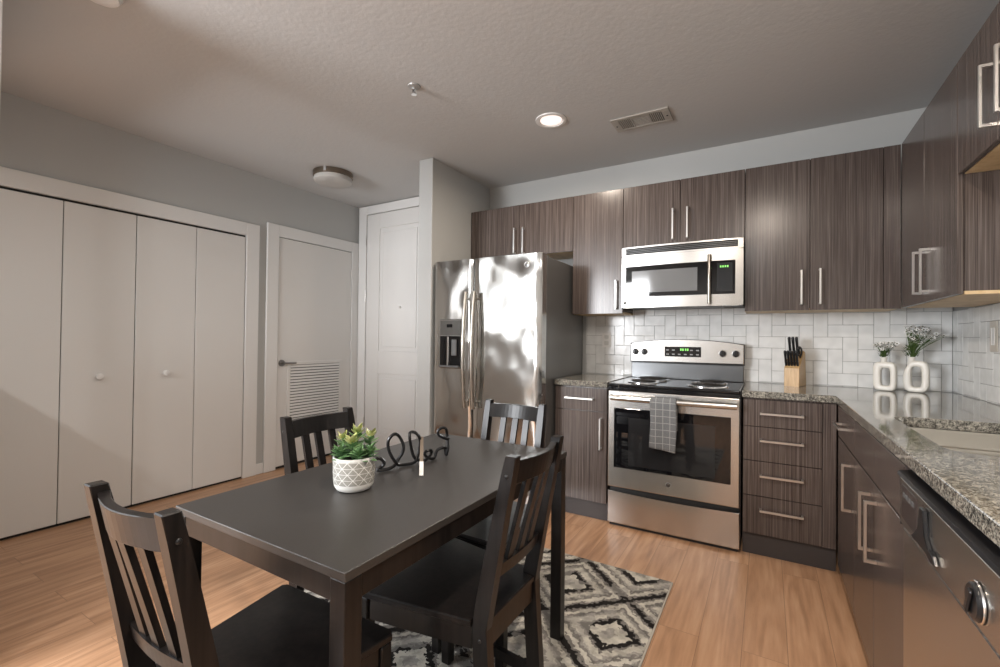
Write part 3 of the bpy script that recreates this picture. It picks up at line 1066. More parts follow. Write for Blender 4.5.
# ------------------------------------------------------------------ refrigerator
FX0, FX1, FZ = -3.138, -2.232, 1.765
FS = -2.780
fr = thing('refrigerator', 'stainless side-by-side refrigerator with water dispenser beside the partition wall', 'refrigerator', (-2.685, -0.42, 0))
build('body', MB().box(FX0 + 0.004, FX1 - 0.002, -0.735, -0.03, 0.03, 1.752, 0.004), M_FSIDE, fr)
build('base_grille', MB().box(FX0 + 0.02, FX1 - 0.02, -0.765, -0.70, 0.0, 0.052, 0.004), M_BLKMAT, fr)


def fdoor(x0, x1, hx, hbow):
    m_ = MB()
    n = 20
    lp = []
    # slightly crowned front with rolled vertical edges
    out = []
    for k in range(n + 1):
        t_ = k / n
        x = x0 + (x1 - x0) * t_
        e = min(t_, 1 - t_) * (x1 - x0)
        y = -0.818 - 0.0025 * (1 - (2 * t_ - 1) ** 2)
        if e < 0.012:
            y += (0.012 - e) ** 2 / 0.012
        out.append((x, y))
    poly = out + [(x1, -0.742), (x0, -0.742)]
    m_.prism(poly, 'z', 0.055, FZ, 0.002)
    m_.bm.normal_update()
    for f_ in m_.bm.faces:
        if abs(f_.normal.z) < 0.5:
            f_.smooth = True
    d_ = build('door', m_, M_STEELV, fr)
    h = MB()
    pts = []
    for k in range(13):
        t_ = k / 12
        z = 0.69 + (1.52 - 0.69) * t_
        pts.append((hx, -0.862 - 0.028 * sin(pi * t_), z))
    h.tube(pts, 0.0155, 14)
    for z in (0.735, 1.475):
        h.cyl((hx, -0.868, z), (hx, -0.818, z), 0.009, seg=12)
    build('handle', h, M_HANDLE, d_)
    return d_


fz_ = fdoor(FX0, FS - 0.003, -2.812, 0)
fg_ = fdoor(FS + 0.003, FX1, -2.738, 0)
ds = build('dispenser', MB().box(-3.068, -2.862, -0.834, -0.815, 0.965, 1.330, 0.006, 2), simple('dispenser_bezel', (0.24, 0.23, 0.21), 0.32, 1.0), fz_)
build('control_face', MB().box(-3.058, -2.872, -0.839, -0.8345, 1.208, 1.320, 0.002), simple('dispenser_panel', (0.065, 0.060, 0.053), 0.35, 0.3), ds)
build('recess', MB().box(-3.058, -2.872, -0.8375, -0.8345, 0.982, 1.204, 0.001), M_BLKGL, ds)
build('paddle', MB().box(-2.945, -2.900, -0.850, -0.838, 1.060, 1.180, 0.003), M_GREYP, ds)
build('spout', MB().box(-2.990, -2.975, -0.846, -0.838, 0.985, 1.200, 0.002), M_CHROME, ds)
build('drip_tray', MB().box(-3.055, -2.875, -0.856, -0.838, 0.975, 0.988, 0.002), M_GREYP, ds)
build('display', MB().box(-2.995, -2.945, -0.8405, -0.8392, 1.268, 1.292), M_BLKGL, ds)


def badge(parent, x, y, z, r):
    b_ = build('badge', MB().lathe([(r, 0), (r, 0.002), (r * 0.9, 0.003), (0.0008, 0.003)], (x, y, z), 28, (0, -1, 0)), M_BLKMAT, parent, label='round dark maker badge')
    build('badge_ring', MB().tube([(x + r * 0.93 * cos(t_), y - 0.003, z + r * 0.93 * sin(t_)) for t_ in [2 * pi * k / 28 for k in range(28)]], r * 0.07, 6, True), M_NICKEL, b_)
    sw = MB()
    for sx in (-1, 1):
        pts = [(x + sx * r * (0.12 + 0.40 * cos(t_)), y - 0.0033, z + r * 0.42 * sin(t_)) for t_ in [pi * 0.15 + 1.5 * pi * k / 14 for k in range(15)]]
        if sx < 0:
            pts = [(p[0] + r * 0.1, p[1], p[2]) for p in pts]
        sw.tube(pts, r * 0.07, 6)
    build('badge_monogram', sw, M_CHROME, b_)
    return b_


badge(fg_, -2.342, -0.8185, 1.690, 0.019)
for x in (FX0 + 0.06, FX1 - 0.06):
    build('hinge_cover', MB().box(x - 0.035, x + 0.035, -0.730, -0.650, 1.7525, 1.772, 0.004), M_GREYP, fr)

# ------------------------------------------------------------------ range
RX0, RX1 = -1.833, -1.078
rg = thing('range', 'stainless electric coil range with curved backguard between the base cabinets', 'stove', (-1.455, -0.33, 0))
build('body', MB().box(RX0 + 0.002, RX1 - 0.002, -0.600, -0.03, 0.012, 0.893, 0.002), M_BLKMAT, rg)
build('foot_plinth', MB().box(RX0 + 0.01, RX1 - 0.01, -0.625, -0.05, 0.0, 0.0118), M_BLKMAT, rg)
ck = build('cooktop', MB().box(RX0, RX1, -0.655, -0.030, 0.8935, 0.9125, 0.006, 3), M_ENAMEL, rg)
build('cooktop_lip', MB().box(RX0, RX1, -0.650, -0.602, 0.870, 0.8932, 0.003), M_ENAMEL, rg)
for bx_, by_, br_ in ((-1.645, -0.225, 0.095), (-1.265, -0.235, 0.078), (-1.650, -0.475, 0.078), (-1.265, -0.475, 0.098)):
    pan = build('drip_pan', MB().lathe([(br_ + 0.022, 0.0), (br_ + 0.022, 0.004), (br_ + 0.014, 0.006), (br_ + 0.002, 0.003), (br_ * 0.5, 0.0015), (0.01, 0.001)], (bx_, by_, 0.9126), 36), M_CHROME, ck)
    pts = []
    turns = 4
    for k in range(turns * 24 + 1):
        t_ = 2 * pi * k / 24
        r_ = 0.018 + (br_ - 0.018) * k / (turns * 24)
        pts.append((bx_ + r_ * cos(t_), by_ + r_ * sin(t_), 0.9240))
    build('coil', MB().tube(pts, 0.0052, 6), M_COIL, pan)
# backguard
zt = lambda x: 1.164 + 0.031 * (1 - ((x + 1.4555) / 0.3775) ** 2)
poly = [(RX0 + 0.004, 1.034)]
for k in range(25):
    x = RX0 + 0.004 + (RX1 - RX0 - 0.008) * k / 24
    poly.append((x, zt(x)))
poly.append((RX1 - 0.004, 1.034))
bg = build('backguard', MB().prism(poly, 'y', -0.098, -0.030, 0.004), M_STEEL, rg)
pe = [(RX0, 1.026)] + [(RX0 + (RX1 - RX0) * k / 24, zt(min(max(RX0 + (RX1 - RX0) * k / 24, RX0 + 0.004), RX1 - 0.004)) + 0.004) for k in range(25)] + [(RX1, 1.026)]
build('backguard_edge', MB().prism(pe, 'y', -0.0925, -0.0295, 0.0), M_BLK, bg)
build('riser', MB().box(RX0 + 0.006, RX1 - 0.006, -0.084, -0.032, 0.9128, 1.0255, 0.003), M_DARKG, rg)
for x in (-1.796, -1.731, -1.210, -1.130):
    k_ = build('knob', MB().lathe([(0.024, 0), (0.023, 0.006), (0.019, 0.020), (0.003, 0.021)], (x, -0.0982, 1.105), 24, (0, -1, 0)), M_BLK, bg)
    build('knob_grip', MB().box(x - 0.0045, x + 0.0045, -0.130, -0.119, 1.083, 1.127, 0.002), M_BLK, k_)
dp = build('control_display', MB().box(-1.588, -1.345, -0.1005, -0.0982, 1.075, 1.146, 0.001), M_BLKGL, bg)
for i in range(4):
    build('digit', MB().box(-1.482 + i * 0.014 + (0.004 if i > 1 else 0), -1.473 + i * 0.014 + (0.004 if i > 1 else 0), -0.1012, -0.1004, 1.118, 1.134), M_GREEN, dp)
for i in range(6):
    for zz in (1.088, 1.118):
        if zz > 1.1 and i in (2, 3):
            continue
        x = -1.568 + i * 0.040
        build('button', MB().box(x - 0.009, x + 0.009, -0.1012, -0.1004, zz, zz + 0.008), simple('button_grey', (0.32, 0.32, 0.32), 0.5) if i == 0 and zz < 1.1 else bpy.data.materials['button_grey'], dp)
# oven door
od = build('oven_door', MB().box(RX0 + 0.001, RX1 - 0.001, -0.648, -0.604, 0.252, 0.866, 0.005, 2), M_STEEL, rg)
build('oven_window', MB().box(-1.792, -1.124, -0.6505, -0.6475, 0.378, 0.757, 0.002), M_BLKGL, od)
build('inner_glass', MB().box(-1.700, -1.205, -0.6509, -0.6504, 0.400, 0.700), simple('inner_glass', (0.020, 0.020, 0.021), 0.04), od)
hb = MB()
pts = []
for k in range(17):
    t_ = k / 16
    pts.append((-1.800 + 0.708 * t_, -0.694 - 0.014 * sin(pi * t_), 0.826))
hb.tube(pts, 0.0180, 14)
for x in (-1.787, -1.105):
    hb.box(x - 0.012, x + 0.012, -0.694, -0.6478, 0.812, 0.840, 0.003)
build('oven_handle', hb, M_STEEL, od)
badge(od, -1.460, -0.6485, 0.318, 0.014)
poly = [(RX0 + 0.001, 0.020), (RX0 + 0.001, 0.224)]
for k in range(1, 20):
    t_ = k / 20
    poly.append((RX0 + 0.001 + (RX1 - RX0 - 0.002) * t_, 0.224 - 0.010 * sin(pi * t_)))
poly += [(RX1 - 0.001, 0.224), (RX1 - 0.001, 0.020)]
build('storage_drawer', MB().prism(poly, 'y', -0.645, -0.602, 0.004), M_STEEL, rg)
build('side_edge', MB().box(RX1 + 0.0002, RX1 + 0.004, -0.640, -0.03, 0.02, 0.893), M_BLK, rg)

# towel ----------------------------------------------------------------
tw = MB()
tx0, tx1 = -1.552, -1.404


def towel_pt(t_, s_):
    """s_ 0..1 across, t_ arc-length from the back hem over the bar to the front hem"""
    x = tx0 + (tx1 - tx0) * s_
    R_ = 0.0225
    hy, hz = -0.7075, 0.826
    back = 0.17
    if t_ < back:
        y, z = hy + R_, hz - (back - t_)
    elif t_ < back + pi * R_:
        a_ = (t_ - back) / R_
        y, z = hy + R_ * cos(a_), hz + R_ * sin(a_)
    else:
        dlen = t_ - back - pi * R_
        y, z = hy - R_, hz - dlen
        w_ = min(1, dlen / 0.12)
        y -= w_ * (0.004 + 0.006 * sin(s_ * 7.0 + 0.6)) - 0.004 * w_
        x += w_ * 0.004 * sin(dlen * 14)
        z -= w_ * 0.018 * (s_ - 0.5)
    return Vector((x, y, z))


LT = 0.17 + pi * 0.0225 + 0.285
nu, nv = 14, 46
rows = [[tw.bm.verts.new(towel_pt(LT * j / nv, i / nu)) for i in range(nu + 1)] for j in range(nv + 1)]
for j in range(nv):
    for i in range(nu):
        f_ = tw.bm.faces.new((rows[j][i], rows[j][i + 1], rows[j + 1][i + 1], rows[j + 1][i]))
        f_.smooth = True
two = build('kitchen_towel', tw, M_TOWEL, None, (-1.478, -0.70, 0.54))
tag(two, 'grey checked kitchen towel hanging over the oven door handle', 'towel')
so = two.modifiers.new('thick', 'SOLIDIFY')
so.thickness = 0.005
so.offset = 0

# ------------------------------------------------------------------ microwave
MX0, MX1, MZ0, MZ1 = -1.824, -1.0765, 1.412, 1.829
mw = thing('microwave', 'stainless over-the-range microwave mounted above the stove', 'microwave', (-1.455, -0.2, 1.412))
build('body', MB().box(MX0 + 0.004, MX1 - 0.004, -0.360, -0.010, MZ0 + 0.006, MZ1 - 0.001, 0.003), M_BLKMAT, mw)


def bow(x, yb=-0.385, amt=0.020):
    t_ = (x - (MX0 + MX1) / 2) / ((MX1 - MX0) / 2)
    return yb - amt * (1 - t_ * t_)


def bowed(x0, x1, z0, z1, off0, off1, n=24, bev=0.0):
    a_ = [(x0 + (x1 - x0) * k / n, bow(x0 + (x1 - x0) * k / n) + off0) for k in range(n + 1)]
    b_ = [(p[0], (bow(p[0]) + off1) if off1 is not None else -0.361) for p in reversed(a_)]
    m_ = MB().prism(a_ + b_, 'z', z0, z1, bev)
    return m_


md = build('door', bowed(MX0, MX1, MZ0, 1.764, 0.0, None, 24, 0.003), M_STEEL, mw)
build('window_surround', bowed(-1.795, -1.120, 1.484, 1.694, -0.0018, 0.001, 24), M_BLKGL, md)
m_winm, nt, b = newmat('microwave_window')
b.inputs['Base Color'].default_value = (0.16, 0.165, 0.17, 1)
b.inputs['Roughness'].default_value = 0.10
b.inputs['Specular IOR Level'].default_value = 0.8
build('window', bowed(-1.752, -1.335, 1.512, 1.660, -0.0024, -0.0017, 24), m_winm, md)
top = build('top_band', bowed(MX0, MX1, 1.7655, MZ1, 0.0, None, 24, 0.002), M_STEEL, mw)
vb = build('vent_slots', bowed(-1.795, -1.106, 1.776, 1.819, -0.0012, 0.001), M_GAP, top)
for i in range(3):
    z = 1.7855 + i * 0.0105
    build('vent_slat', bowed(-1.793, -1.108, z, z + 0.0022, -0.0026, -0.0013), M_DARKG, vb)
hx = -1.262
hp = []
for k in range(11):
    t_ = k / 10
    hp.append((hx, bow(hx) - 0.030 - 0.010 * sin(pi * t_), 1.424 + 0.306 * t_))
hm = MB().tube(hp, 0.0125, 12)
for z in (1.445, 1.708):
    hm.cyl((hx, bow(hx) - 0.030, z), (hx, bow(hx) + 0.001, z), 0.008, seg=10)
build('handle', hm, simple('dark_steel', (0.33, 0.30, 0.26), 0.22, 1.0), md)
mp_ = build('keypad', bowed(-1.222, -1.135, 1.500, 1.680, -0.0026, -0.0017), simple('keypad_glass', (0.03, 0.031, 0.033), 0.06), md)
for i in range(4):
    x = -1.205 + i * 0.013
    build('digit', bowed(x, x + 0.008, 1.650, 1.662, -0.0032, -0.0025, 2), M_GREEN, mp_)
badge(md, -1.800, bow(-1.800) - 0.0005, 1.445, 0.013)
build('under_lamp', MB().box(-1.70, -1.20, -0.30, -0.08, MZ0 + 0.0005, MZ0 + 0.0058), M_GREYP, mw)

# outlets --------------------------------------------------------------
ol = thing('wall_outlet', 'white double outlet plate on the tiles left of the stove', 'outlet', (-2.044, -0.0082, 1.13))
build('plate', MB().box(-2.079, -2.009, -0.0135, -0.0084, 1.130, 1.246, 0.002), M_WHITE, ol)
for z in (1.165, 1.212):
    build('socket', MB().box(-2.060, -2.028, -0.0150, -0.0136, z - 0.014, z + 0.014, 0.003), simple('socket_white', (0.6, 0.6, 0.58), 0.4), ol)
ol = thing('wall_outlet', 'pale outlet plate on the right wall tiles beyond the sink', 'outlet', (XR - 0.0082, -0.56, 1.16))
build('plate', MB().box(XR - 0.0135, XR - 0.0084, -0.600, -0.520, 1.155, 1.298, 0.002), simple('bare_plate', (0.52, 0.48, 0.42), 0.35), ol)
build('socket', MB().box(XR - 0.0150, XR - 0.0136, -0.576, -0.544, 1.185, 1.268, 0.003), M_WHITE, ol)

# ------------------------------------------------------------------ knife block
KB = thing('knife_block', 'light wooden knife block on the granite worktop right of the stove', 'knife block', (0, 0, 0))
m = MB().prism([(-0.073, 0.0), (-0.073, 0.112), (0.030, 0.218), (0.055, 0.212), (0.078, 0.0)], 'x', -0.041, 0.041, 0.002)
build('block', m, M_BLOCK, KB)
sl = MB()
KM = Matrix.Translation((-0.797, -0.124, 0.915)) @ Matrix.Rotation(radians(-17), 4, 'Z')
face_d = Vector((0, 0.103, 0.106)).normalized()
face_n = Vector((0, -0.106, 0.103)).normalized()


def on_face(x, s_):
    return Vector((x, -0.073, 0.112)) + face_d * s_ + face_n * 0.0004


kd = Vector((0, -0.30, 0.95)).normalized()


def knife(name, label, cat, x, s_, ln, w, t, group):
    p = on_face(x, s_)
    k = bpy.data.objects.new(name, None)
    COL.objects.link(k)
    tag(k, label, cat, group)
    m_ = MB()
    lp = []
    side = Vector((1, 0, 0))
    nrm = kd.cross(side).normalized()
    for tt, ww in ((0.012, 0.85), (0.2, 1.0), (0.5, 0.92), (0.8, 1.05), (0.95, 1.1), (1.0, 0.7)):
        c_ = kd * (ln * tt)
        lp.append([c_ + side * (t * ww * cos(a_)) + nrm * (w * ww * sin(a_)) for a_ in [2 * pi * i / 12 for i in range(12)]])
    m_.loft(lp)
    h_ = build('handle', m_, M_BLK, k)
    build('bolster', MB().cyl(kd * 0.0012, kd * (ln * 0.012 + 0.001), t * 0.75, seg=10), M_NICKEL, k)
    if ln > 0.09:
        rv = MB()
        for tt in (0.3, 0.6, 0.85):
            rv.cyl(kd * (ln * tt) - side * (t * 1.02), kd * (ln * tt) + side * (t * 1.02), 0.0022, seg=8)
        build('rivets', rv, M_NICKEL, h_)
    k.matrix_world = KM @ Matrix.Translation(p)


names = ['leftmost', 'middle', 'rightmost']
for i, x in enumerate((-0.026, -0.006, 0.014)):
    knife('kitchen_knife', names[i] + ' of the three tall black knife handles in the block', 'knife', x, 0.112, 0.118, 0.0110, 0.0080, 'tall knives in the wooden block')
sn = ['first', 'second', 'third', 'fourth', 'fifth']
for i in range(5):
    x = -0.033 + i * 0.0155
    knife('steak_knife', sn[i] + ' from the left of the short black handles in the lower row of the block', 'knife', x, 0.020, 0.098, 0.0085, 0.0070, 'short steak knives in the wooden block')
sh = bpy.data.objects.new('kitchen_shears', None)
COL.objects.link(sh)
tag(sh, 'black-handled kitchen shears at the right side of the knife block', 'scissors')
for dx, sc in ((-0.0, 1.0), (0.004, 0.85)):
    c_ = kd * 0.045
    nrm = kd.cross(Vector((1, 0, 0))).normalized()
    pts = [c_ + kd * (0.030 * sc * sin(a_)) + Vector((1, 0, 0)) * (0.009 * cos(a_) + dx) + nrm * (0.014 * cos(a_) * (1 if dx == 0 else -1)) for a_ in [2 * pi * k / 20 for k in range(20)]]
    m_ = MB().tube(pts, 0.0036, 8, True)
    m_.cyl(kd * 0.0012, kd * 0.018, 0.004, seg=8)
    build('finger_loop', m_, M_BLK, sh)
sh.matrix_world = KM @ Matrix.Translation(on_face(0.031, 0.085))
KB.matrix_world = KM

# ------------------------------------------------------------------ vases and flowers
ZW = 0.915


def ring_vase(name, label, cx_, cy_, outline, inner, neck, depth, rz):
    v_ = thing(name, label, 'vase', (0, 0, 0), 'cream ring vases on the worktop')
    n = len(outline)
    loops = []
    for k in range(n):
        o_, i_ = Vector(outline[k]), Vector(inner[k])
        mid, half = (o_ + i_) / 2, (o_ - i_) / 2
        lp = []
        for a_ in [2 * pi * j / 16 for j in range(16)]:
            ca, sa = cos(a_), sin(a_)
            ex = 0.55
            u_ = math.copysign(abs(ca) ** ex, ca)
            w_ = math.copysign(abs(sa) ** ex, sa)
            q = mid + half * u_
            lp.append((q.x, w_ * depth / 2, q.y))
        loops.append(lp)
    build('ring_body', MB().ringloft(loops), M_CERAM, v_)
    nx, nz, nh, nr = neck
    build('neck', MB().lathe([(nr * 1.5, -0.012), (nr * 1.1, 0.0), (nr, nh * 0.5), (nr * 1.12, nh), (nr * 0.85, nh), (nr * 0.8, nh * 0.5), (0.002, nh * 0.4)], (nx, 0, nz), 24), M_CERAM, v_)
    v_.location = (cx_, cy_, ZW)
    v_.rotation_euler = (0, 0, rz)
    return v_


def spoly(cx_, cz_, rx, rz_, e, n=40, skew=0.0):
    pts = []
    for k in range(n):
        a_ = 2 * pi * k / n
        ca, sa = cos(a_), sin(a_)
        x = math.copysign(abs(ca) ** e, ca) * rx
        z = math.copysign(abs(sa) ** e, sa) * rz_
        pts.append((cx_ + x + skew * z, cz_ + z))
    return pts


# squarish small vase, arched larger vase
o1 = spoly(0, 0.083, 0.053, 0.083, 0.42)
i1 = spoly(0.004, 0.080, 0.021, 0.050, 0.42)
ring_vase('ring_vase', 'smaller squarish cream ring vase on the worktop, left of the pair', -0.364, -0.150, o1, i1, (-0.006, 0.163, 0.030, 0.014), 0.042, radians(-24))
o2 = [(x + (0.016 if z > 0.10 and x < 0 else 0) * min(1, (z - 0.10) / 0.05 if z > 0.1 else 0), z) for x, z in spoly(0, 0.089, 0.056, 0.089, 0.52)]
i2 = spoly(0.002, 0.086, 0.022, 0.056, 0.50)
ring_vase('ring_vase', 'larger arched cream ring vase on the worktop, nearer the corner', -0.2285, -0.152, o2, i2, (-0.020, 0.172, 0.026, 0.0145), 0.046, radians(-24))


def flower_mesh():
    m_ = MB()
    for k in range(6):
        a_ = 2 * pi * k / 6
        d_ = Vector((cos(a_), sin(a_), 0.25))
        s_ = Vector((-sin(a_), cos(a_), 0))
        c_ = [Vector((0, 0, 0)), d_ * 0.004 + s_ * 0.0023, d_ * 0.0080 + s_ * 0.0015, d_ * 0.0088, d_ * 0.0080 - s_ * 0.0015, d_ * 0.004 - s_ * 0.0023]
        m_.bm.faces.new([m_.bm.verts.new(p) for p in c_])
        m_.bm.faces.new([m_.bm.verts.new(p + Vector((0, 0, -0.0006))) for p in reversed(c_)])
    return m_


tmp = flower_mesh()
FL_ME = bpy.data.meshes.new('flower')
tmp.bm.to_mesh(FL_ME)
tmp.bm.free()
FL_ME.materials.append(M_PETAL)
tmp = MB().sphere((0, 0, 0.0012), 0.0027, (1, 1, 0.7), 8, 6)
FC_ME = bpy.data.meshes.new('flower_centre')
tmp.bm.to_mesh(FC_ME)
tmp.bm.free()
FC_ME.materials.append(M_POLLEN)


def bouquet(label, base, heads, leafspan, nleaf, rnd):
    b_ = thing('flower_bouquet', label, 'flowers', base, 'small white bouquets in the ring vases')
    st = MB()
    base = Vector(base)
    for h_ in heads:
        h_ = Vector(h_)
        mid = base.lerp(h_, 0.5) + Vector((rnd.uniform(-.004, .004), rnd.uniform(-.004, .004), 0.012))
        start = base + Vector((rnd.uniform(-.006, .006), rnd.uniform(-.006, .006), -0.02))
        st.tube([start, base.lerp(mid, 0.5) + Vector((0, 0, 0.004)), mid, h_], 0.0009, 5)
    build('stems', st, M_STEM, b_)
    lf = MB()
    for i in range(nleaf):
        a_ = rnd.uniform(0, 2 * pi)
        r_ = rnd.uniform(0.2, 1.0)
        p = base + Vector((cos(a_) * r_ * leafspan * 0.6, sin(a_) * r_ * leafspan * 0.6, rnd.uniform(0.0, leafspan * 1.1)))
        d_ = Vector((cos(a_) * 0.7, sin(a_) * 0.7, rnd.uniform(0.3, 1.0))).normalized()
        s_ = d_.cross(Vector((0, 0, 1))).normalized()
        ln = rnd.uniform(0.014, 0.024)
        q = [p, p + d_ * ln * 0.4 + s_ * 0.004, p + d_ * ln, p + d_ * ln * 0.4 - s_ * 0.004]
        lf.bm.faces.new([lf.bm.verts.new(x) for x in q])
    build('leaves', lf, M_STEM, b_)
    for h_ in heads:
        f_ = bpy.data.objects.new('flower', FL_ME)
        COL.objects.link(f_)
        f_.parent = b_
        f_.location = Vector(h_) - base
        tilt = Vector((rnd.uniform(-1, 1), rnd.uniform(-1.6, 0.4), rnd.uniform(0.3, 1.0)))
        f_.rotation_euler = tilt.to_track_quat('Z', 'Y').to_euler()
        s_ = rnd.uniform(1.1, 1.6)
        f_.scale = (s_, s_, s_)
        c_ = bpy.data.objects.new('flower_centre', FC_ME)
        COL.objects.link(c_)
        c_.parent = f_


rnd = random.Random(3)
heads = []
for i in range(64):
    a_, h_ = rnd.uniform(0, 2 * pi), rnd.uniform(0, 1) ** 0.7
    r_ = (0.026 + 0.036 * h_) * sqrt(rnd.uniform(0.05, 1)) * (1 - 0.35 * max(0, h_ - 0.7))
    heads.append((-0.363 + r_ * cos(a_), -0.150 + 0.8 * r_ * sin(a_), 1.140 + 0.052 * h_))
bouquet('short round bunch of tiny white flowers in the smaller ring vase', (-0.3695, -0.1476, 1.108), heads, 0.040, 90, rnd)
heads = []
for i in range(84):
    a_, h_ = rnd.uniform(0, 2 * pi), rnd.uniform(0, 1) ** 0.6
    r_ = (0.016 + 0.056 * h_) * sqrt(rnd.uniform(0.05, 1)) * (1 - 0.5 * max(0, h_ - 0.7))
    heads.append((-0.226 + r_ * cos(a_) + 0.008 * h_, -0.150 + 0.8 * r_ * sin(a_), 1.172 + 0.112 * h_))
for i in range(14):
    t_ = i / 13
    heads.append((-0.175 + 0.062 * t_ + rnd.uniform(-.006, .006), -0.150 + rnd.uniform(-.02, .02), 1.228 + 0.008 * t_ + rnd.uniform(-0.012, 0.012)))
bouquet('taller spreading bunch of tiny white flowers in the larger ring vase', (-0.2468, -0.1439, 1.113), heads, 0.055, 110, rnd)

# ------------------------------------------------------------------ rug
rz1 = 0.008
rg_ = thing('area_rug', 'cream grey and black diamond-patterned rug under the dining table', 'rug', (0, 0, 0))
build('pile', MB().box(-2.855, -1.348, -3.29, -1.170, 0.0005, rz1, 0.002), M_RUG, rg_)
for x in (-1.3478, -2.863):
    build('edge_binding', MB().box(x, x + 0.0078, -3.29, -1.170, 0.0005, rz1 - 0.001, 0.001), M_BIND, rg_)

# ------------------------------------------------------------------ dining table
TX0, TX1, TY0, TY1, TZ = -2.293, -1.640, -2.925, -1.818, 0.740
tb = thing('dining_table', 'rectangular black dining table in the middle of the room', 'table', ((TX0 + TX1) / 2, (TY0 + TY1) / 2, rz1))
build('tabletop', MB().box(TX0, TX1, TY0, TY1, 0.7205, TZ, 0.002, 2), M_TABLE, tb)
lw = 0.044
for x in (TX0 + 0.002, TX1 - 0.002 - lw):
    for y in (TY0 + 0.002, TY1 - 0.002 - lw):
        build('leg', MB().box(x, x + lw, y, y + lw, rz1 + 0.0005, 0.720, 0.0025, 2), M_BWOOD, tb)
for y in (TY0 + 0.004, TY1 - 0.004 - 0.020):
    build('apron', MB().box(TX0 + 0.002 + lw, TX1 - 0.002 - lw, y, y + 0.020, 0.672, 0.720, 0.0015), M_BWOOD, tb)
for x in (TX0 + 0.004, TX1 - 0.004 - 0.020):
    build('apron', MB().box(x, x + 0.020, TY0 + 0.002 + lw, TY1 - 0.002 - lw, 0.672, 0.720, 0.0015), M_BWOOD, tb)

# ------------------------------------------------------------------ dining chairs
def back_y(z):
    """centre line of the rear post: upright below the seat, raked above"""
    if z < 0.43:
        return -0.030 * (1 - z / 0.43)
    return -0.088 * ((z - 0.43) / 0.46) ** 1.08


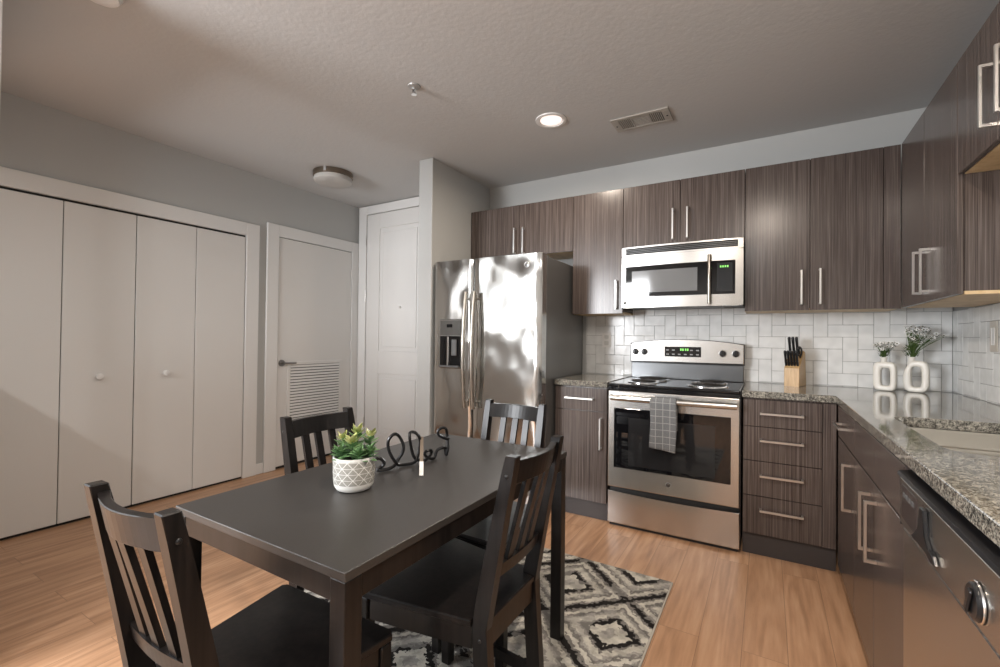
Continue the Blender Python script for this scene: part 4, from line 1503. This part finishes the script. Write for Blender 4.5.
def make_chair():
    c = thing('dining_chair', 'black chair', 'chair', (0, 0, 0), 'black dining chairs round the table')
    # seat: trapezoid, notched round the rear posts
    m_ = MB()
    poly = [(-0.200, 0.020), (-0.2175, 0.376), (-0.205, 0.388), (0.205, 0.388), (0.2175, 0.376), (0.200, 0.020), (0.143, 0.020), (0.143, -0.020), (-0.143, -0.020), (-0.143, 0.020)]
    m_.prism([(-0.164, 0.022)] + poly[1:5] + [(0.164, 0.022), (0.1225, 0.022), (0.1225, -0.020), (-0.1225, -0.020), (-0.1225, 0.022)], 'z', 0.4305, 0.449, 0.003)
    build('seat', m_, M_BWOOD, c)
    f_ = MB()
    f_.box(-0.178, 0.178, 0.351, 0.371, 0.372, 0.430, 0.0015)
    f_.box(-0.1215, 0.1215, -0.016, 0.004, 0.372, 0.430, 0.0015)
    for sx in (-1, 1):
        a_, b_ = Vector((sx * 0.146, 0.0235, 0)), Vector((sx * 0.196, 0.343, 0))
        d_ = (b_ - a_).normalized()
        n_ = Vector((-d_.y, d_.x, 0)) * (-0.010)
        loops = [[a_ + n_ + Vector((0, 0, 0.372)), a_ - n_ + Vector((0, 0, 0.372)), a_ - n_ + Vector((0, 0, 0.430)), a_ + n_ + Vector((0, 0, 0.430))],
                 [b_ + n_ + Vector((0, 0, 0.372)), b_ - n_ + Vector((0, 0, 0.372)), b_ - n_ + Vector((0, 0, 0.430)), b_ + n_ + Vector((0, 0, 0.430))]]
        f_.loft(loops, smooth=False)
    build('seat_frame', f_, M_BWOOD, c)
    for sx in (-1, 1):
        build('leg', MB().box(sx * 0.197 - 0.0175, sx * 0.197 + 0.0175, 0.344, 0.379, 0.0, 0.430, 0.003), M_BWOOD, c)
        lp = []
        zs = [0.0, 0.15, 0.30, 0.40, 0.43, 0.46, 0.55, 0.65, 0.75, 0.84, 0.886]
        for z in zs:
            hd_ = 0.0225 if z < 0.5 else 0.0225 - 0.0072 * (z - 0.5) / 0.4
            y = back_y(z)
            x = sx * 0.1415
            lp.append([(x - 0.015, y - hd_, z), (x + 0.015, y - hd_, z), (x + 0.015, y + hd_, z), (x - 0.015, y + hd_, z)])
        m_ = MB().loft(lp, smooth=False)
        es_ = [e_ for e_ in m_.bm.edges if abs((e_.verts[0].co - e_.verts[1].co).z) > 0.01]
        es_ += [e_ for e_ in m_.bm.edges if e_.verts[0].co.z > 0.88 and e_.verts[1].co.z > 0.88]
        bmesh.ops.bevel(m_.bm, geom=es_, offset=0.0025, segments=1, affect='EDGES', profile=0.5)
        p_ = build('back_post', m_, M_BWOOD, c)
        for z in (0.835, 0.40):
            build('screw_cap', MB().sphere((sx * 0.157, back_y(z), z), 0.0055, (0.45, 1, 1), 12, 8), M_BLK, p_)

    def rail(z0, z1, th, sag, name):
        n = 14
        loops = []
        for k in range(n + 1):
            t_ = k / n
            x = -0.1267 + 0.2534 * t_
            bow_ = -sag * sin(pi * t_)
            lp = []
            for z, s_ in ((z0, -1), (z0, 1), (z1, 1), (z1, -1)):
                lp.append((x, back_y(z) + 0.004 + bow_ + s_ * th / 2, z))
            loops.append(lp)
        m2 = MB().loft(loops, smooth=False)
        es2 = [e_ for e_ in m2.bm.edges if abs(e_.verts[0].co.x - e_.verts[1].co.x) > 0.005]
        bmesh.ops.bevel(m2.bm, geom=es2, offset=0.002, segments=1, affect='EDGES', profile=0.5)
        return build(name, m2, M_BWOOD, c)
    rail(0.808, 0.870, 0.020, 0.026, 'top_rail')
    rail(0.550, 0.585, 0.020, 0.010, 'lower_rail')
    for x in (-0.060, 0.0, 0.060):
        t_ = (x + 0.1267) / 0.2534
        lp = []
        for k in range(7):
            z = 0.5855 + (0.8075 - 0.5855) * k / 6
            sag = 0.010 + 0.016 * k / 6
            y = back_y(z) + 0.004 - sag * sin(pi * t_)
            lp.append([(x - 0.014, y - 0.006, z), (x + 0.014, y - 0.006, z), (x + 0.014, y + 0.006, z), (x - 0.014, y + 0.006, z)])
        build('slat', MB().loft(lp, smooth=False), M_BWOOD, c)
    for sx in (-1, 1):
        a_, b_ = Vector((sx * 0.146, back_y(0.14) + 0.0228, 0.14)), Vector((sx * 0.190, 0.3435, 0.14))
        d_ = (b_ - a_).normalized()
        n_ = Vector((-d_.y, d_.x, 0)) * 0.009
        loops = [[q + n_ * i_ + Vector((0, 0, j_ * 0.016)) for i_, j_ in ((1, -1), (-1, -1), (-1, 1), (1, 1))] for q in (a_, b_)]
        build('stretcher', MB().loft(loops, smooth=False), M_BWOOD, c)
    return c


chair = make_chair()
spots = [  # x, y of the rear-post line at seat height, heading of the seat front, label
    (-1.957, -3.064, 0.8, 'black slat-back chair nearest the camera, at the near short end of the table'),
    (-2.378, -2.352, -90.0, 'black slat-back chair on the closet side of the table, behind the potted plant'),
    (-1.588, -2.378, 90.0, 'black slat-back chair on the long side of the table toward the stove'),
    (-1.966, -1.742, 180.0, 'black slat-back chair at the far short end of the table in front of the refrigerator'),
]
for i, (x, y, a_, lab) in enumerate(spots):
    o = chair if i == 0 else copy_tree(chair)
    o.location = (x, y, rz1 + 0.0006)
    o.rotation_euler = (0, 0, radians(a_))
    o['label'] = lab

# ------------------------------------------------------------------ potted succulent
PC = Vector((-2.006, -2.580, TZ + 0.0006))
pt = thing('potted_succulent', 'green succulent in a round grey pot with white triangle lines on the table', 'plant', PC)
prof = [(0.010, 0.0), (0.042, 0.0), (0.050, 0.004), (0.056, 0.014), (0.059, 0.030), (0.060, 0.060), (0.0605, 0.094), (0.0600, 0.098), (0.0570, 0.098), (0.0560, 0.094), (0.0555, 0.080)]
build('pot', MB().lathe(prof, PC, 56), M_POT, pt)
build('soil', MB().lathe([(0.055, 0.083), (0.050, 0.086), (0.02, 0.088), (0.002, 0.088)], PC, 32), M_SOIL, pt)
rnd = random.Random(11)


def leaf(mb, p, d, ln, w, curl):
    d = d.normalized()
    s_ = d.cross(Vector((0, 0, 1)))
    if s_.length < 0.05:
        s_ = Vector((1, 0, 0))
    s_.normalize()
    n_ = s_.cross(d).normalized()
    loops = []
    for t_, ww in ((0, 0.35), (0.2, 0.75), (0.45, 1.0), (0.7, 0.8), (0.9, 0.35), (1.0, 0.05)):
        c_ = p + d * ln * t_ + n_ * curl * ln * t_ * t_
        hw, ht = w * ww, max(w * ww * 0.28, 0.0003)
        loops.append([c_ + s_ * hw, c_ + n_ * ht * 0.5 + s_ * hw * 0.3, c_ + n_ * ht * 0.3 - s_ * hw * 0.3, c_ - s_ * hw, c_ - n_ * ht - s_ * hw * 0.2, c_ - n_ * ht + s_ * hw * 0.2])
    mb.loft(loops)


for bx_, by_, h_, sc, yl in ((0.0, -0.012, 0.060, 1.0, True), (-0.030, 0.006, 0.066, 0.8, True), (0.030, 0.016, 0.074, 0.85, True), (-0.004, 0.026, 0.082, 0.9, True),
                             (0.020, -0.024, 0.030, 0.8, False), (-0.024, -0.022, 0.034, 0.8, False), (0.040, -0.008, 0.036, 0.7, False)):
    # build toward the camera's right/left using the viewing plane only as the plant's own layout
    b0 = PC + Vector((bx_ * 0.95 - by_ * 0.55, bx_ * 0.55 + by_ * 0.95, 0.086))
    st = MB().tube([b0, b0 + Vector((bx_ * 0.2, by_ * 0.2, h_ * 0.6)), b0 + Vector((bx_ * 0.35, by_ * 0.35, h_))], 0.003, 8)
    stem = build('stem', st, M_LEAF, pt)
    lo, hi = MB(), MB()
    n = 22
    for i in range(n):
        t_ = i / (n - 1)
        az = i * 2.39996 + rnd.uniform(-0.2, 0.2)
        el = radians(-12 + 60 * t_ + rnd.uniform(-8, 8))
        p = b0 + Vector((bx_ * 0.35 * t_, by_ * 0.35 * t_, h_ * (0.25 + 0.75 * t_)))
        d_ = Vector((cos(az) * cos(el), sin(az) * cos(el), sin(el)))
        leaf(hi if (t_ > 0.70 and yl) else lo, p, d_, (0.047 - 0.018 * t_) * sc, (0.0135 - 0.0040 * t_) * sc, 0.10)
    build('leaves', lo, M_LEAF, stem)
    if yl:
        build('young_leaves', hi, M_LEAFY, stem, label='yellow-green young leaves')
    else:
        hi.bm.free()

# ------------------------------------------------------------------ cursive wire word, seen from behind (reads hello from the far side)
SP = [(0.000, 0.058), (0.006, 0.050), (0.022, 0.046), (0.037, 0.046), (0.049, 0.032), (0.047, 0.019), (0.030, 0.008), (0.060, 0.006), (0.090, 0.011), (0.108, 0.024), (0.122, 0.047), (0.126, 0.075), (0.115, 0.105),
      (0.097, 0.118), (0.079, 0.117), (0.069, 0.098), (0.074, 0.062), (0.089, 0.030), (0.108, 0.011), (0.133, 0.006), (0.158, 0.006), (0.181, 0.012),
      (0.197, 0.034), (0.200, 0.072), (0.188, 0.101), (0.172, 0.114), (0.156, 0.111), (0.152, 0.093), (0.165, 0.052), (0.183, 0.018), (0.210, 0.006),
      (0.233, 0.010), (0.252, 0.019), (0.250, 0.035), (0.233, 0.039), (0.224, 0.028), (0.237, 0.011), (0.256, 0.006), (0.272, 0.008), (0.282, 0.031),
      (0.300, 0.038), (0.318, 0.032), (0.325, 0.006), (0.3255, 0.020), (0.329, 0.042), (0.330, 0.080), (0.320, 0.103), (0.300, 0.113), (0.284, 0.101), (0.293, 0.082), (0.320, 0.069), (0.336, 0.069)]


def catmull(p, n=6):
    out = []
    for i in range(len(p) - 1):
        p0, p1, p2, p3 = p[max(i - 1, 0)], p[i], p[i + 1], p[min(i + 2, len(p) - 1)]
        for k in range(n):
            t_ = k / n
            out.append(tuple(0.5 * ((2 * p1[j]) + (-p0[j] + p2[j]) * t_ + (2 * p0[j] - 5 * p1[j] + 4 * p2[j] - p3[j]) * t_ ** 2 + (-p0[j] + 3 * p1[j] - 3 * p2[j] + p3[j]) * t_ ** 3) for j in (0, 1)))
    out.append(p[-1])
    return out


SA, SB = Vector((-2.066, -2.46, 0)), Vector((-1.990, -2.12, 0))
sdv = (SB - SA).normalized()
snn = Vector((sdv.y, -sdv.x, 0))
cp_ = catmull(SP)
pts = []
for i, (s_, z) in enumerate(cp_):
    wob = 0.0048 * sin(i * 0.32)
    pts.append(SA + sdv * s_ + snn * wob + Vector((0, 0, TZ + 0.0006 + max(z, 0.0058))))
sg = thing('wire_word_sign', 'black cursive wire word standing on the table, seen from behind', 'sign', ((SA + SB) / 2) + Vector((0, 0, TZ)))
build('wire', MB().tube(pts, 0.0056, 8), M_SIGN, sg)
P1 = Vector((-2.020, -2.258, TZ + 0.092))
P2 = Vector((-1.912, -2.386, TZ + 0.0030))
dv = (P2 - P1)
ax = dv.normalized()
sd_ = Vector((Rv.x, Rv.y, 0)).normalized()
nn_ = ax.cross(sd_).normalized()


def slab(a_, b_, w, t):
    return MB().loft([[q + sd_ * (i_ * w) + nn_ * (j_ * t) for i_, j_ in ((-1, -1), (1, -1), (1, 1), (-1, 1))] for q in (a_, b_)], smooth=False)


tg = build('tag_strap', slab(P1, P1 + dv * 0.66, 0.0058, 0.0016), M_TAGB, sg, label='brown hanging tag strap')
build('price_label', slab(P1 + dv * 0.662, P2, 0.0068, 0.0014), M_TAGW, tg, label='small white paper label')
